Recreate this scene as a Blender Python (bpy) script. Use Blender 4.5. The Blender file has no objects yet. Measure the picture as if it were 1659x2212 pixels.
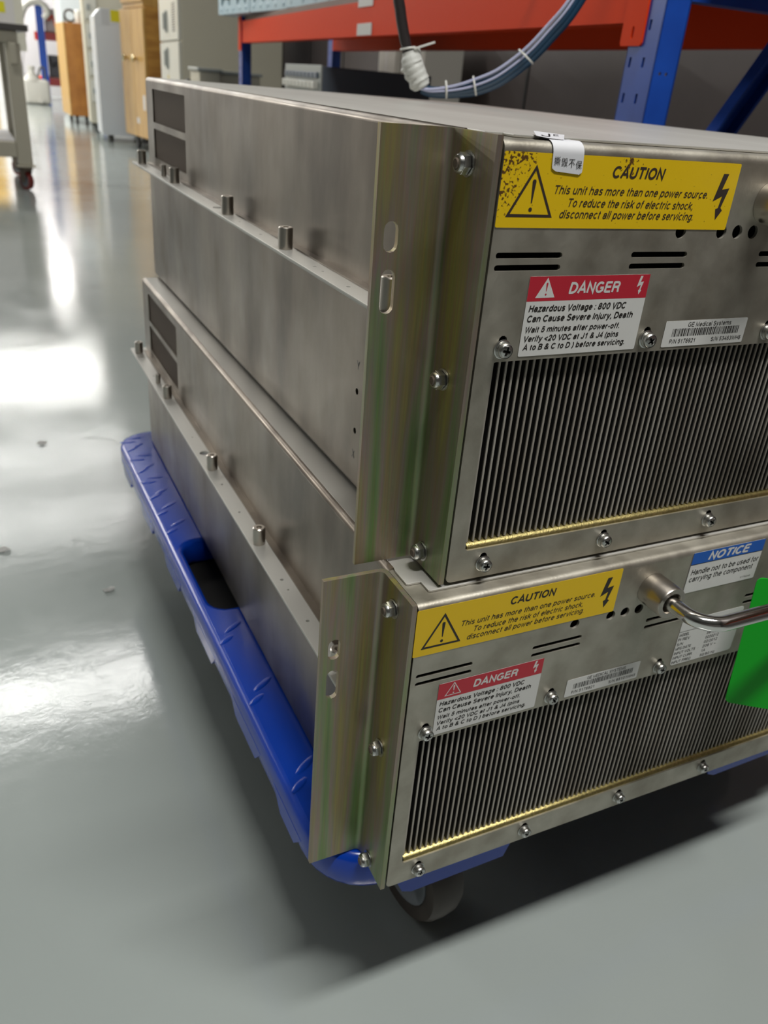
import bpy, bmesh, math, random
from mathutils import Vector, Matrix, Euler
random.seed(7)
S = bpy.context.scene
C = S.collection
PI = math.pi
ZF = 0.165            # height of the trolley deck above the floor (floor is z = 0)

# ---------------------------------------------------------------- camera, light, exposure
cam_d = bpy.data.cameras.new('camera'); cam = bpy.data.objects.new('camera', cam_d); C.objects.link(cam)
cam.location = (-0.1825, -0.3025, 0.4614 + ZF)
cam.rotation_euler = (1.0847, -0.0786, -0.4395)
cam_d.sensor_fit = 'HORIZONTAL'; cam_d.sensor_width = 36.0; cam_d.lens = 36.0 * 1755.68 / 1659.0
cam_d.clip_start = 0.02; cam_d.clip_end = 60
cam_d.dof.use_dof = True; cam_d.dof.focus_distance = 0.41; cam_d.dof.aperture_fstop = 19.0
S.camera = cam
S.view_settings.view_transform = 'Standard'; S.view_settings.look = 'None'
S.view_settings.exposure = 0.0; S.view_settings.gamma = 1.0; S.view_settings.use_curve_mapping = False
S.cycles.use_denoising = True
S.cycles.max_bounces = 8; S.cycles.diffuse_bounces = 4; S.cycles.glossy_bounces = 4
S.cycles.sample_clamp_indirect = 6.0
W_ = bpy.data.worlds.new('world'); S.world = W_; W_.use_nodes = True
W_.node_tree.nodes['Background'].inputs[0].default_value = (0.75, 0.8, 0.85, 1)
W_.node_tree.nodes['Background'].inputs[1].default_value = 0.05
CEIL = 2.85
# ceiling fluorescents and added lamps: (x, y, length, watts)
LAMPS = [(0.22, -0.68, 1.25, 76), (-0.55, 3.92, 2.0, 32), (-0.35, 6.1, 2.3, 26), (-0.25, 7.4, 2.3, 32), (-0.2, 9.8, 2.4, 110), (0.1, 14.9, 2.3, 200),  # farthest one stands in for a bright window in the back wall
         (-4.2, 5.0, 2.4, 30), (-4.2, 8.0, 2.4, 260), (-4.2, 12.0, 2.4, 330)]  # left row: unseen fill added to brighten the far aisle
for lx, ly, ll, lp in LAMPS:
    ld = bpy.data.lights.new('ceiling_or_fill_lamp', 'AREA'); ld.shape = 'RECTANGLE'
    ld.size = ll; ld.size_y = 0.18; ld.energy = lp; ld.color = (1.0, 0.985, 0.95)
    lo = bpy.data.objects.new('ceiling_or_fill_lamp', ld); C.objects.link(lo); lo.location = (lx, ly, CEIL - 0.06)

# ---------------------------------------------------------------- materials
def lin(c):
    c = c.lstrip('#'); r = [int(c[i:i + 2], 16) / 255 for i in (0, 2, 4)]
    return tuple(((x / 12.92) if x <= 0.04045 else ((x + 0.055) / 1.055) ** 2.4) for x in r)
def mat(name, col, rough=0.5, metal=0.0, spec=0.5, noise=None, bump=None, rnoise=None, coat=0.0, emis=None, alpha=None, trans=0.0):
    """noise=(scale, colour2, stretch) mixes in a second colour; bump=(scale,strength); rnoise=(scale, lo, hi)"""
    m = bpy.data.materials.new(name); m.use_nodes = True; nt = m.node_tree; b = nt.nodes['Principled BSDF']
    if isinstance(col, str): col = lin(col)
    b.inputs['Base Color'].default_value = (*col, 1); b.inputs['Roughness'].default_value = rough
    b.inputs['Metallic'].default_value = metal; b.inputs['Specular IOR Level'].default_value = spec
    b.inputs['Coat Weight'].default_value = coat
    if trans: b.inputs['Transmission Weight'].default_value = trans
    tc = nt.nodes.new('ShaderNodeTexCoord')
    def nz(scale, stretch=(1, 1, 1), detail=4):
        mp = nt.nodes.new('ShaderNodeMapping'); mp.inputs['Scale'].default_value = stretch
        nt.links.new(tc.outputs['Object'], mp.inputs['Vector'])
        n = nt.nodes.new('ShaderNodeTexNoise'); n.inputs['Scale'].default_value = scale; n.inputs['Detail'].default_value = detail
        nt.links.new(mp.outputs['Vector'], n.inputs['Vector']); return n
    if noise:
        sc, c2, st = (list(noise) + [(1, 1, 1)])[:3]
        if isinstance(c2, str): c2 = lin(c2)
        n = nz(sc, st); r = nt.nodes.new('ShaderNodeValToRGB')
        r.color_ramp.elements[0].position = 0.35; r.color_ramp.elements[1].position = 0.68
        r.color_ramp.elements[0].color = (*col, 1); r.color_ramp.elements[1].color = (*c2, 1)
        nt.links.new(n.outputs['Fac'], r.inputs['Fac']); nt.links.new(r.outputs['Color'], b.inputs['Base Color'])
    if rnoise:
        n = nz(rnoise[0], rnoise[3] if len(rnoise) > 3 else (1, 1, 1)); mr = nt.nodes.new('ShaderNodeMapRange')
        mr.inputs['From Min'].default_value = 0.3; mr.inputs['From Max'].default_value = 0.7
        mr.inputs['To Min'].default_value = rnoise[1]; mr.inputs['To Max'].default_value = rnoise[2]
        nt.links.new(n.outputs['Fac'], mr.inputs['Value']); nt.links.new(mr.outputs['Result'], b.inputs['Roughness'])
    if bump:
        n = nz(bump[0], bump[2] if len(bump) > 2 else (1, 1, 1), 6); bp = nt.nodes.new('ShaderNodeBump')
        bp.inputs['Strength'].default_value = bump[1]; bp.inputs['Distance'].default_value = 0.002
        nt.links.new(n.outputs['Fac'], bp.inputs['Height']); nt.links.new(bp.outputs['Normal'], b.inputs['Normal'])
    if emis:
        b.inputs['Emission Color'].default_value = (*emis[0], 1); b.inputs['Emission Strength'].default_value = emis[1]
    return m
M = {}
M['steel'] = mat('galvanised_steel', (0.27, 0.232, 0.19), 0.36, 0.9, noise=(18, (0.13, 0.107, 0.085), (1, 1, 0.4)), rnoise=(14, 0.28, 0.44), bump=(160, 0.03))
M['top_steel'] = mat('lit_top_steel', (0.60, 0.59, 0.55), 0.42, 0.45, noise=(10, (0.50, 0.485, 0.45), (1, 0.25, 1)), bump=(160, 0.03))  # lighter copy of the steel: overhead glare on level faces painted in
M['panel'] = mat('panel_steel', (0.49, 0.465, 0.40), 0.5, 0.85, noise=(40, (0.34, 0.315, 0.26), (1, 1, 1)), rnoise=(60, 0.42, 0.58), bump=(500, 0.06))
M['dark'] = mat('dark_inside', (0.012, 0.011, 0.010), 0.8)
M['grille'] = mat('grille_brown', (0.19, 0.15, 0.118), 0.6, 0.5)
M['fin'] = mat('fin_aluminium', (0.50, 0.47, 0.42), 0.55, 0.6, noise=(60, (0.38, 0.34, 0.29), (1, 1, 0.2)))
M['fin_side'] = mat('fin_gap_shade', (0.014, 0.0125, 0.0115), 0.7)  # shade between the fins, put into a near-black colour
M['grille_b'] = mat('grille_backing', (0.055, 0.046, 0.04), 0.7)
M['chrome'] = mat('chrome', (0.78, 0.77, 0.75), 0.12, 1.0)
M['zinc'] = mat('bright_zinc', (0.62, 0.62, 0.60), 0.28, 1.0, noise=(300, (0.45, 0.45, 0.43)), bump=(900, 0.1))
M['nickel'] = mat('nickel', (0.52, 0.48, 0.43), 0.3, 1.0)
def chromate():
    m = bpy.data.materials.new('yellow_chromate'); m.use_nodes = True; nt = m.node_tree; b = nt.nodes['Principled BSDF']
    b.inputs['Metallic'].default_value = 0.85; b.inputs['Roughness'].default_value = 0.46
    tc = nt.nodes.new('ShaderNodeTexCoord'); mp = nt.nodes.new('ShaderNodeMapping')
    mp.inputs['Scale'].default_value = (62, 62, 4.2); nt.links.new(tc.outputs['Object'], mp.inputs['Vector'])
    n = nt.nodes.new('ShaderNodeTexNoise'); n.inputs['Scale'].default_value = 1.0; n.inputs['Detail'].default_value = 3
    nt.links.new(mp.outputs['Vector'], n.inputs['Vector'])
    r = nt.nodes.new('ShaderNodeValToRGB'); cr = r.color_ramp
    cr.elements[0].position = 0.36; cr.elements[0].color = (0.25, 0.36, 0.15, 1)
    cr.elements[1].position = 0.66; cr.elements[1].color = (0.50, 0.45, 0.17, 1)
    for p, c in ((0.45, (0.36, 0.40, 0.24)), (0.51, (0.44, 0.36, 0.30)), (0.57, (0.42, 0.36, 0.22))):
        e = cr.elements.new(p); e.color = (*c, 1)
    nt.links.new(n.outputs['Fac'], r.inputs['Fac'])
    # fine vertical brushing
    mp2 = nt.nodes.new('ShaderNodeMapping'); mp2.inputs['Scale'].default_value = (900, 900, 25)
    nt.links.new(tc.outputs['Object'], mp2.inputs['Vector'])
    n2 = nt.nodes.new('ShaderNodeTexNoise'); n2.inputs['Detail'].default_value = 2; n2.inputs['Scale'].default_value = 1
    nt.links.new(mp2.outputs['Vector'], n2.inputs['Vector'])
    mx = nt.nodes.new('ShaderNodeMix'); mx.data_type = 'RGBA'; mx.blend_type = 'MULTIPLY'; mx.inputs['Factor'].default_value = 0.35
    nt.links.new(r.outputs['Color'], mx.inputs['A']); nt.links.new(n2.outputs['Color'], mx.inputs['B'])
    bc = nt.nodes.new('ShaderNodeMix'); bc.data_type = 'RGBA'
    nt.links.new(mx.outputs['Result'], b.inputs['Base Color'])
    bp = nt.nodes.new('ShaderNodeBump'); bp.inputs['Strength'].default_value = 0.06; bp.inputs['Distance'].default_value = 0.001
    nt.links.new(n2.outputs['Fac'], bp.inputs['Height']); nt.links.new(bp.outputs['Normal'], b.inputs['Normal'])
    return m
M['chromate'] = chromate()
M['gold'] = mat('gold_chromate', (0.62, 0.52, 0.22), 0.4, 1.0, noise=(500, (0.42, 0.36, 0.15)), bump=(900, 0.15))
M['blue_plastic'] = mat('blue_plastic', (0.004, 0.058, 0.50), 0.18, 0.0, 0.5, rnoise=(25, 0.14, 0.24), bump=(60, 0.03))
M['rubber'] = mat('grey_brown_rubber', (0.075, 0.062, 0.052), 0.6, noise=(40, (0.05, 0.042, 0.036)))
M['hub'] = mat('grey_hub_plastic', (0.20, 0.22, 0.24), 0.45)
def label_mat(name, col, rough=0.45): return mat(name, col, rough)
M['yel'] = label_mat('label_yellow', (0.74, 0.49, 0.004))
M['ink'] = label_mat('label_ink', (0.017, 0.014, 0.012), 0.5)
M['brown_ink'] = label_mat('label_brown_ink', (0.035, 0.024, 0.02), 0.5)
M['wht'] = label_mat('label_white', (0.62, 0.62, 0.60))
M['red'] = label_mat('label_red', (0.45, 0.018, 0.035))
M['lblue'] = label_mat('label_blue', (0.01, 0.10, 0.45))
M['sealw'] = label_mat('seal_white', (0.72, 0.73, 0.76), 0.3)
M['grey_ink'] = label_mat('label_grey_ink', (0.04, 0.038, 0.036))
def rusty_yellow():
    m = mat('label_yellow_rust_spotted', (0.74, 0.49, 0.004), 0.45); nt = m.node_tree; b = nt.nodes['Principled BSDF']
    tc = nt.nodes.new('ShaderNodeTexCoord'); geo = None
    tot = None
    for (cx, cz, rad) in ((0.004, 0.212, 0.017), (0.0035, 0.200, 0.012), (0.030, 0.2125, 0.0065), (0.070, 0.2145, 0.008), (0.011, 0.2145, 0.012)):
        v = nt.nodes.new('ShaderNodeVectorMath'); v.operation = 'DISTANCE'; v.inputs[1].default_value = (cx, 0, cz)
        nt.links.new(tc.outputs['Object'], v.inputs[0])
        mr = nt.nodes.new('ShaderNodeMapRange'); mr.inputs['From Min'].default_value = 0.0; mr.inputs['From Max'].default_value = rad
        mr.inputs['To Min'].default_value = 1; mr.inputs['To Max'].default_value = 0
        nt.links.new(v.outputs['Value'], mr.inputs['Value'])
        if tot is None: tot = mr.outputs['Result']
        else:
            a = nt.nodes.new('ShaderNodeMath'); a.operation = 'MAXIMUM'
            nt.links.new(tot, a.inputs[0]); nt.links.new(mr.outputs['Result'], a.inputs[1]); tot = a.outputs[0]
    n = nt.nodes.new('ShaderNodeTexNoise'); n.inputs['Scale'].default_value = 700; n.inputs['Detail'].default_value = 3
    nt.links.new(tc.outputs['Object'], n.inputs['Vector'])
    ad = nt.nodes.new('ShaderNodeMath'); ad.operation = 'MULTIPLY_ADD'; ad.inputs[1].default_value = 0.26
    nt.links.new(tot, ad.inputs[0]); nt.links.new(n.outputs['Fac'], ad.inputs[2])
    r = nt.nodes.new('ShaderNodeValToRGB'); r.color_ramp.elements[0].position = 0.70; r.color_ramp.elements[1].position = 0.76
    r.color_ramp.elements[0].color = (0.74, 0.49, 0.004, 1); r.color_ramp.elements[1].color = (0.10, 0.045, 0.008, 1)
    nt.links.new(ad.outputs[0], r.inputs['Fac']); nt.links.new(r.outputs['Color'], b.inputs['Base Color'])
    return m
M['yel_rust'] = rusty_yellow()
M['green_card'] = mat('green_card', (0.001, 0.42, 0.014), 0.4, spec=0.3)
M['rack_blue'] = mat('rack_blue', (0.012, 0.075, 0.42), 0.3, noise=(20, (0.01, 0.06, 0.35)))
M['rack_red'] = mat('rack_red', (0.78, 0.055, 0.008), 0.5, spec=0.05)
M['board'] = mat('shelf_board', (0.16, 0.075, 0.04), 0.55, noise=(8, (0.12, 0.055, 0.03), (1, 0.1, 1)))
M['tag'] = mat('tag_paper', (0.6, 0.58, 0.55), 0.5)
M['bin_blue'] = mat('pale_blue_plastic', (0.50, 0.66, 0.72), 0.35, noise=(30, (0.44, 0.60, 0.68)))
M['bin_dark'] = mat('board_dark_green', (0.09, 0.10, 0.055), 0.5)
M['black_rub'] = mat('black_cable', (0.018, 0.014, 0.014), 0.42)
M['teal'] = mat('teal_cable', (0.008, 0.04, 0.085), 0.4)
M['lav'] = mat('tube_highlight', (0.40, 0.42, 0.58), 0.3)  # pale glint along the blue tubes, painted as a colour
M['tie'] = mat('white_tie', (0.62, 0.62, 0.58), 0.35)
M['wrap'] = mat('white_foam_wrap', (0.52, 0.53, 0.50), 0.55, bump=(120, 0.4))
M['eq_blue'] = mat('slate_equipment', (0.13, 0.16, 0.20), 0.45)
M['eq_grey'] = mat('pale_grey_metal', (0.36, 0.38, 0.36), 0.45, 0.2)
M['conn'] = mat('connector_white', (0.66, 0.66, 0.6), 0.35)
M['conn_g'] = mat('connector_green', (0.08, 0.14, 0.09), 0.4)
M['carton'] = mat('white_carton', (0.55, 0.53, 0.47), 0.7)
M['beige'] = mat('beige_enamel', (0.53, 0.50, 0.40), 0.4)
M['beige_l'] = mat('light_beige_enamel', (0.60, 0.59, 0.52), 0.4)
M['cabwhite'] = mat('bluish_white_enamel', (0.60, 0.65, 0.70), 0.35)
M['wood'] = mat('pine_plywood', (0.54, 0.28, 0.06), 0.4, noise=(2.6, (0.30, 0.12, 0.02), (1.2, 1.2, 7)), coat=0.1)
M['wood_pale'] = mat('pale_pine', (0.56, 0.34, 0.10), 0.4, noise=(6, (0.42, 0.23, 0.055), (7, 7, 0.7)), coat=0.1)
M['wood_dk'] = mat('orange_plywood', (0.48, 0.20, 0.04), 0.4, noise=(4, (0.34, 0.125, 0.022), (2, 2, 2)), coat=0.2)
M['brass'] = mat('brass_knob', (0.6, 0.52, 0.32), 0.25, 1.0)
M['blk'] = mat('black_plastic', (0.02, 0.02, 0.02), 0.5)
M['ltop'] = mat('dark_worktop', (0.075, 0.07, 0.065), 0.45)
M['lilac'] = mat('lilac_white', (0.58, 0.56, 0.56), 0.6)
M['red_wheel'] = mat('red_wheel', (0.20, 0.025, 0.02), 0.4)
M['poly'] = mat('white_poly', (0.60, 0.58, 0.52), 0.4)
M['dkred'] = mat('dark_red', (0.22, 0.02, 0.02), 0.5)
M['white'] = mat('white_paint', (0.72, 0.71, 0.69), 0.6)
M['yellow_stick'] = mat('yellow_sticker', (0.62, 0.58, 0.01), 0.5)
M['paper'] = mat('paper_scrap', (0.68, 0.68, 0.66), 0.7)
M['ceil'] = mat('ceiling_paint', (0.36, 0.36, 0.35), 0.8)
M['wall'] = mat('wall_paint', (0.52, 0.50, 0.47), 0.7)
M['wall_dim'] = mat('grey_wall_paint', (0.22, 0.21, 0.20), 0.7)
M['wall_dk'] = mat('taupe_wall_panel', (0.085, 0.068, 0.064), 0.6, noise=(6, (0.075, 0.06, 0.056)))
M['door_wood'] = mat('yellow_door_wood', (0.42, 0.27, 0.06), 0.5)
def floor_mat():
    m = mat('epoxy_floor', (0.335, 0.37, 0.355), 0.12, noise=(2.2, (0.305, 0.34, 0.325)), rnoise=(9, 0.085, 0.15, (1, 0.5, 1)), spec=0.78)
    nt = m.node_tree; b = nt.nodes['Principled BSDF']
    tc = nt.nodes.new('ShaderNodeTexCoord')
    n = nt.nodes.new('ShaderNodeTexNoise'); n.inputs['Scale'].default_value = 7; n.inputs['Detail'].default_value = 3
    nt.links.new(tc.outputs['Object'], n.inputs['Vector'])
    n2 = nt.nodes.new('ShaderNodeTexNoise'); n2.inputs['Scale'].default_value = 320; n2.inputs['Detail'].default_value = 2
    nt.links.new(tc.outputs['Object'], n2.inputs['Vector'])
    bp = nt.nodes.new('ShaderNodeBump'); bp.inputs['Strength'].default_value = 0.03; bp.inputs['Distance'].default_value = 0.02
    nt.links.new(n.outputs['Fac'], bp.inputs['Height'])
    bp2 = nt.nodes.new('ShaderNodeBump'); bp2.inputs['Strength'].default_value = 0.05; bp2.inputs['Distance'].default_value = 0.001
    nt.links.new(n2.outputs['Fac'], bp2.inputs['Height']); nt.links.new(bp.outputs['Normal'], bp2.inputs['Normal'])
    n3 = nt.nodes.new('ShaderNodeTexNoise'); n3.inputs['Scale'].default_value = 45; n3.inputs['Detail'].default_value = 6; n3.inputs['Roughness'].default_value = 0.65
    nt.links.new(tc.outputs['Object'], n3.inputs['Vector'])
    bp3 = nt.nodes.new('ShaderNodeBump'); bp3.inputs['Strength'].default_value = 0.10; bp3.inputs['Distance'].default_value = 0.002
    nt.links.new(n3.outputs['Fac'], bp3.inputs['Height']); nt.links.new(bp2.outputs['Normal'], bp3.inputs['Normal'])
    nt.links.new(bp3.outputs['Normal'], b.inputs['Normal'])
    return m
M['floor'] = floor_mat()

# ---------------------------------------------------------------- helpers
def thing(name, label, cat, loc=(0, 0, 0), rot=(0, 0, 0), group=None):
    o = bpy.data.objects.new(name, None); C.objects.link(o); o.empty_display_size = 0.02
    o.location = loc; o.rotation_euler = rot; o['label'] = label; o['category'] = cat
    if group: o['group'] = group
    return o
def tag(o, label, cat, group=None):
    o['label'] = label; o['category'] = cat
    if group: o['group'] = group
    return o
def obj(name, bm, mats, parent=None, smooth=None, label=None):
    me = bpy.data.meshes.new(name); bm.to_mesh(me); bm.free()
    for mm in (mats if isinstance(mats, (list, tuple)) else [mats]): me.materials.append(mm)
    if smooth is not None:
        for p in me.polygons: p.use_smooth = True
        try: me.set_sharp_from_angle(angle=math.radians(smooth))
        except Exception: pass
    o = bpy.data.objects.new(name, me); C.objects.link(o)
    if parent: o.parent = parent
    if label: o['label'] = label
    return o
def struct(name, bm, m):
    o = obj(name, bm, m); o['kind'] = 'structure'; return o
def box(bm, x0, x1, y0, y1, z0, z1, bev=0.0, seg=2, mi=0, rot=None):
    vs = [bm.verts.new((x, y, z)) for x in (x0, x1) for y in (y0, y1) for z in (z0, z1)]
    fs = [(0, 1, 3, 2), (4, 6, 7, 5), (0, 4, 5, 1), (2, 3, 7, 6), (0, 2, 6, 4), (1, 5, 7, 3)]
    faces = [bm.faces.new([vs[i] for i in f]) for f in fs]
    for f in faces: f.material_index = mi
    if rot:
        cx, cy, cz = (x0 + x1) / 2, (y0 + y1) / 2, (z0 + z1) / 2
        bmesh.ops.rotate(bm, cent=(cx, cy, cz), matrix=rot, verts=vs)
    if bev > 0:
        es = list({e for f in faces for e in f.edges})
        r = bmesh.ops.bevel(bm, geom=es, offset=bev, segments=seg, affect='EDGES', profile=0.5)
        for f in r['faces']: f.material_index = mi
def prism(bm, pts, fn, a, b, mi=0):
    """pts 2-D closed outline, fn(u,v,t)->xyz, extruded from a to b"""
    A = [bm.verts.new(fn(u, v, a)) for u, v in pts]; B = [bm.verts.new(fn(u, v, b)) for u, v in pts]
    n = len(pts); fs = [bm.faces.new(A[::-1]), bm.faces.new(B)]
    for i in range(n): fs.append(bm.faces.new((A[i], A[(i + 1) % n], B[(i + 1) % n], B[i])))
    for f in fs: f.material_index = mi
    bmesh.ops.recalc_face_normals(bm, faces=fs)
def strip(path, th):
    """open 2-D path -> closed outline of thickness th (to the left of travel)"""
    out = []
    n = len(path)
    for i, p in enumerate(path):
        a = path[max(i - 1, 0)]; b = path[min(i + 1, n - 1)]
        if 0 < i < n - 1:
            d1 = Vector((p[0] - a[0], p[1] - a[1])).normalized(); d2 = Vector((b[0] - p[0], b[1] - p[1])).normalized()
            nn = Vector((-(d1.y + d2.y), d1.x + d2.x)).normalized(); k = th / max(0.3, nn.dot(Vector((-d1.y, d1.x))))
        else:
            d = Vector((b[0] - a[0], b[1] - a[1])).normalized(); nn = Vector((-d.y, d.x)); k = th
        out.append((p[0] + nn.x * k, p[1] + nn.y * k))
    return list(path) + out[::-1]
def arc(cx, cy, r, a0, a1, n=6):
    return [(cx + r * math.cos(math.radians(a0 + (a1 - a0) * i / n)), cy + r * math.sin(math.radians(a0 + (a1 - a0) * i / n))) for i in range(n + 1)]
def rrect(x0, y0, x1, y1, r, n=4):
    return arc(x1 - r, y1 - r, r, 0, 90, n) + arc(x0 + r, y1 - r, r, 90, 180, n) + arc(x0 + r, y0 + r, r, 180, 270, n) + arc(x1 - r, y0 + r, r, 270, 360, n)
def circ(x, y, r, n=16): return [(x + r * math.cos(2 * PI * i / n), y + r * math.sin(2 * PI * i / n)) for i in range(n)]
def slot(x, y0, y1, r, n=6): return arc(x, y1, r, 0, 180, n) + arc(x, y0, r, 180, 360, n)
def hslot(x0, x1, y, r, n=6): return arc(x0, y, r, 90, 270, n) + arc(x1, y, r, -90, 90, n)
def sheet(bm, outer, holes, th, fn, bev=0.0, mi=0):
    """flat sheet with holes; fn(u,v,w)->xyz with w in -th/2..th/2"""
    cu = bpy.data.curves.new('tmp', 'CURVE'); cu.dimensions = '2D'; cu.fill_mode = 'BOTH'
    cu.extrude = max(th / 2 - bev, 0.00002); cu.bevel_depth = bev; cu.bevel_resolution = 1; cu.offset = -bev
    for pts in [outer] + list(holes):
        sp = cu.splines.new('POLY'); sp.points.add(len(pts) - 1); sp.use_cyclic_u = True
        for p, q in zip(sp.points, pts): p.co = (q[0], q[1], 0, 1)
    o = bpy.data.objects.new('tmp', cu); C.objects.link(o)
    dg = bpy.context.evaluated_depsgraph_get(); me = bpy.data.meshes.new_from_object(o.evaluated_get(dg))
    merge(bm, me, fn, mi)
    bpy.data.objects.remove(o); bpy.data.curves.remove(cu)
def merge(bm, me, fn, mi):
    vs = [bm.verts.new(fn(v.co.x, v.co.y, v.co.z)) for v in me.vertices]
    fs = []
    for p in me.polygons:
        try: f = bm.faces.new([vs[i] for i in p.vertices]); f.material_index = mi; fs.append(f)
        except ValueError: pass
    bpy.data.meshes.remove(me); return fs
def tube(bm, path, r, seg=10, mi=0, closed=False):
    P = [Vector(p) for p in path]; n = len(P); rings = []
    rad = r if isinstance(r, (list, tuple)) else [r] * n
    t0 = (P[1] - P[0]).normalized(); up = Vector((0, 0, 1)) if abs(t0.z) < 0.9 else Vector((1, 0, 0))
    nrm = t0.cross(up).normalized()
    for i in range(n):
        a = P[(i - 1) % n] if closed or i > 0 else P[i]; b = P[(i + 1) % n] if closed or i < n - 1 else P[i]
        t = (b - a).normalized(); nrm = (nrm - t * nrm.dot(t)).normalized(); bi = t.cross(nrm)
        rings.append([bm.verts.new(P[i] + (nrm * math.cos(2 * PI * k / seg) + bi * math.sin(2 * PI * k / seg)) * rad[i]) for k in range(seg)])
    fs = []
    for i in range(n if closed else n - 1):
        A, B = rings[i], rings[(i + 1) % n]
        for k in range(seg): fs.append(bm.faces.new((A[k], A[(k + 1) % seg], B[(k + 1) % seg], B[k])))
    if not closed: fs.append(bm.faces.new(rings[0][::-1])); fs.append(bm.faces.new(rings[-1]))
    for f in fs: f.material_index = mi
    bmesh.ops.recalc_face_normals(bm, faces=fs)
def lathe(bm, prof, fn, seg=20, mi=0):
    """prof [(r,h)], fn(x,y,h)->xyz"""
    rings = []
    for r, h in prof:
        if r < 1e-7: rings.append([bm.verts.new(fn(0, 0, h))])
        else: rings.append([bm.verts.new(fn(r * math.cos(2 * PI * k / seg), r * math.sin(2 * PI * k / seg), h)) for k in range(seg)])
    fs = []
    for A, B in zip(rings, rings[1:]):
        for k in range(seg):
            q = [A[k % len(A)], A[(k + 1) % len(A)], B[(k + 1) % len(B)], B[k % len(B)]]
            q2 = []
            for v in q:
                if v not in q2: q2.append(v)
            if len(q2) > 2: fs.append(bm.faces.new(q2))
    for f in fs: f.material_index = mi
    bmesh.ops.recalc_face_normals(bm, faces=fs)
def spline(pts, n=8):
    P = [Vector(p) for p in pts]; out = []
    for i in range(len(P) - 1):
        p0 = P[max(i - 1, 0)]; p1 = P[i]; p2 = P[i + 1]; p3 = P[min(i + 2, len(P) - 1)]
        for k in range(n):
            t = k / n
            out.append(0.5 * ((2 * p1) + (p2 - p0) * t + (2 * p0 - 5 * p1 + 4 * p2 - p3) * t * t + (3 * p1 - p0 - 3 * p2 + p3) * t ** 3))
    out.append(P[-1]); return out
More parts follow.
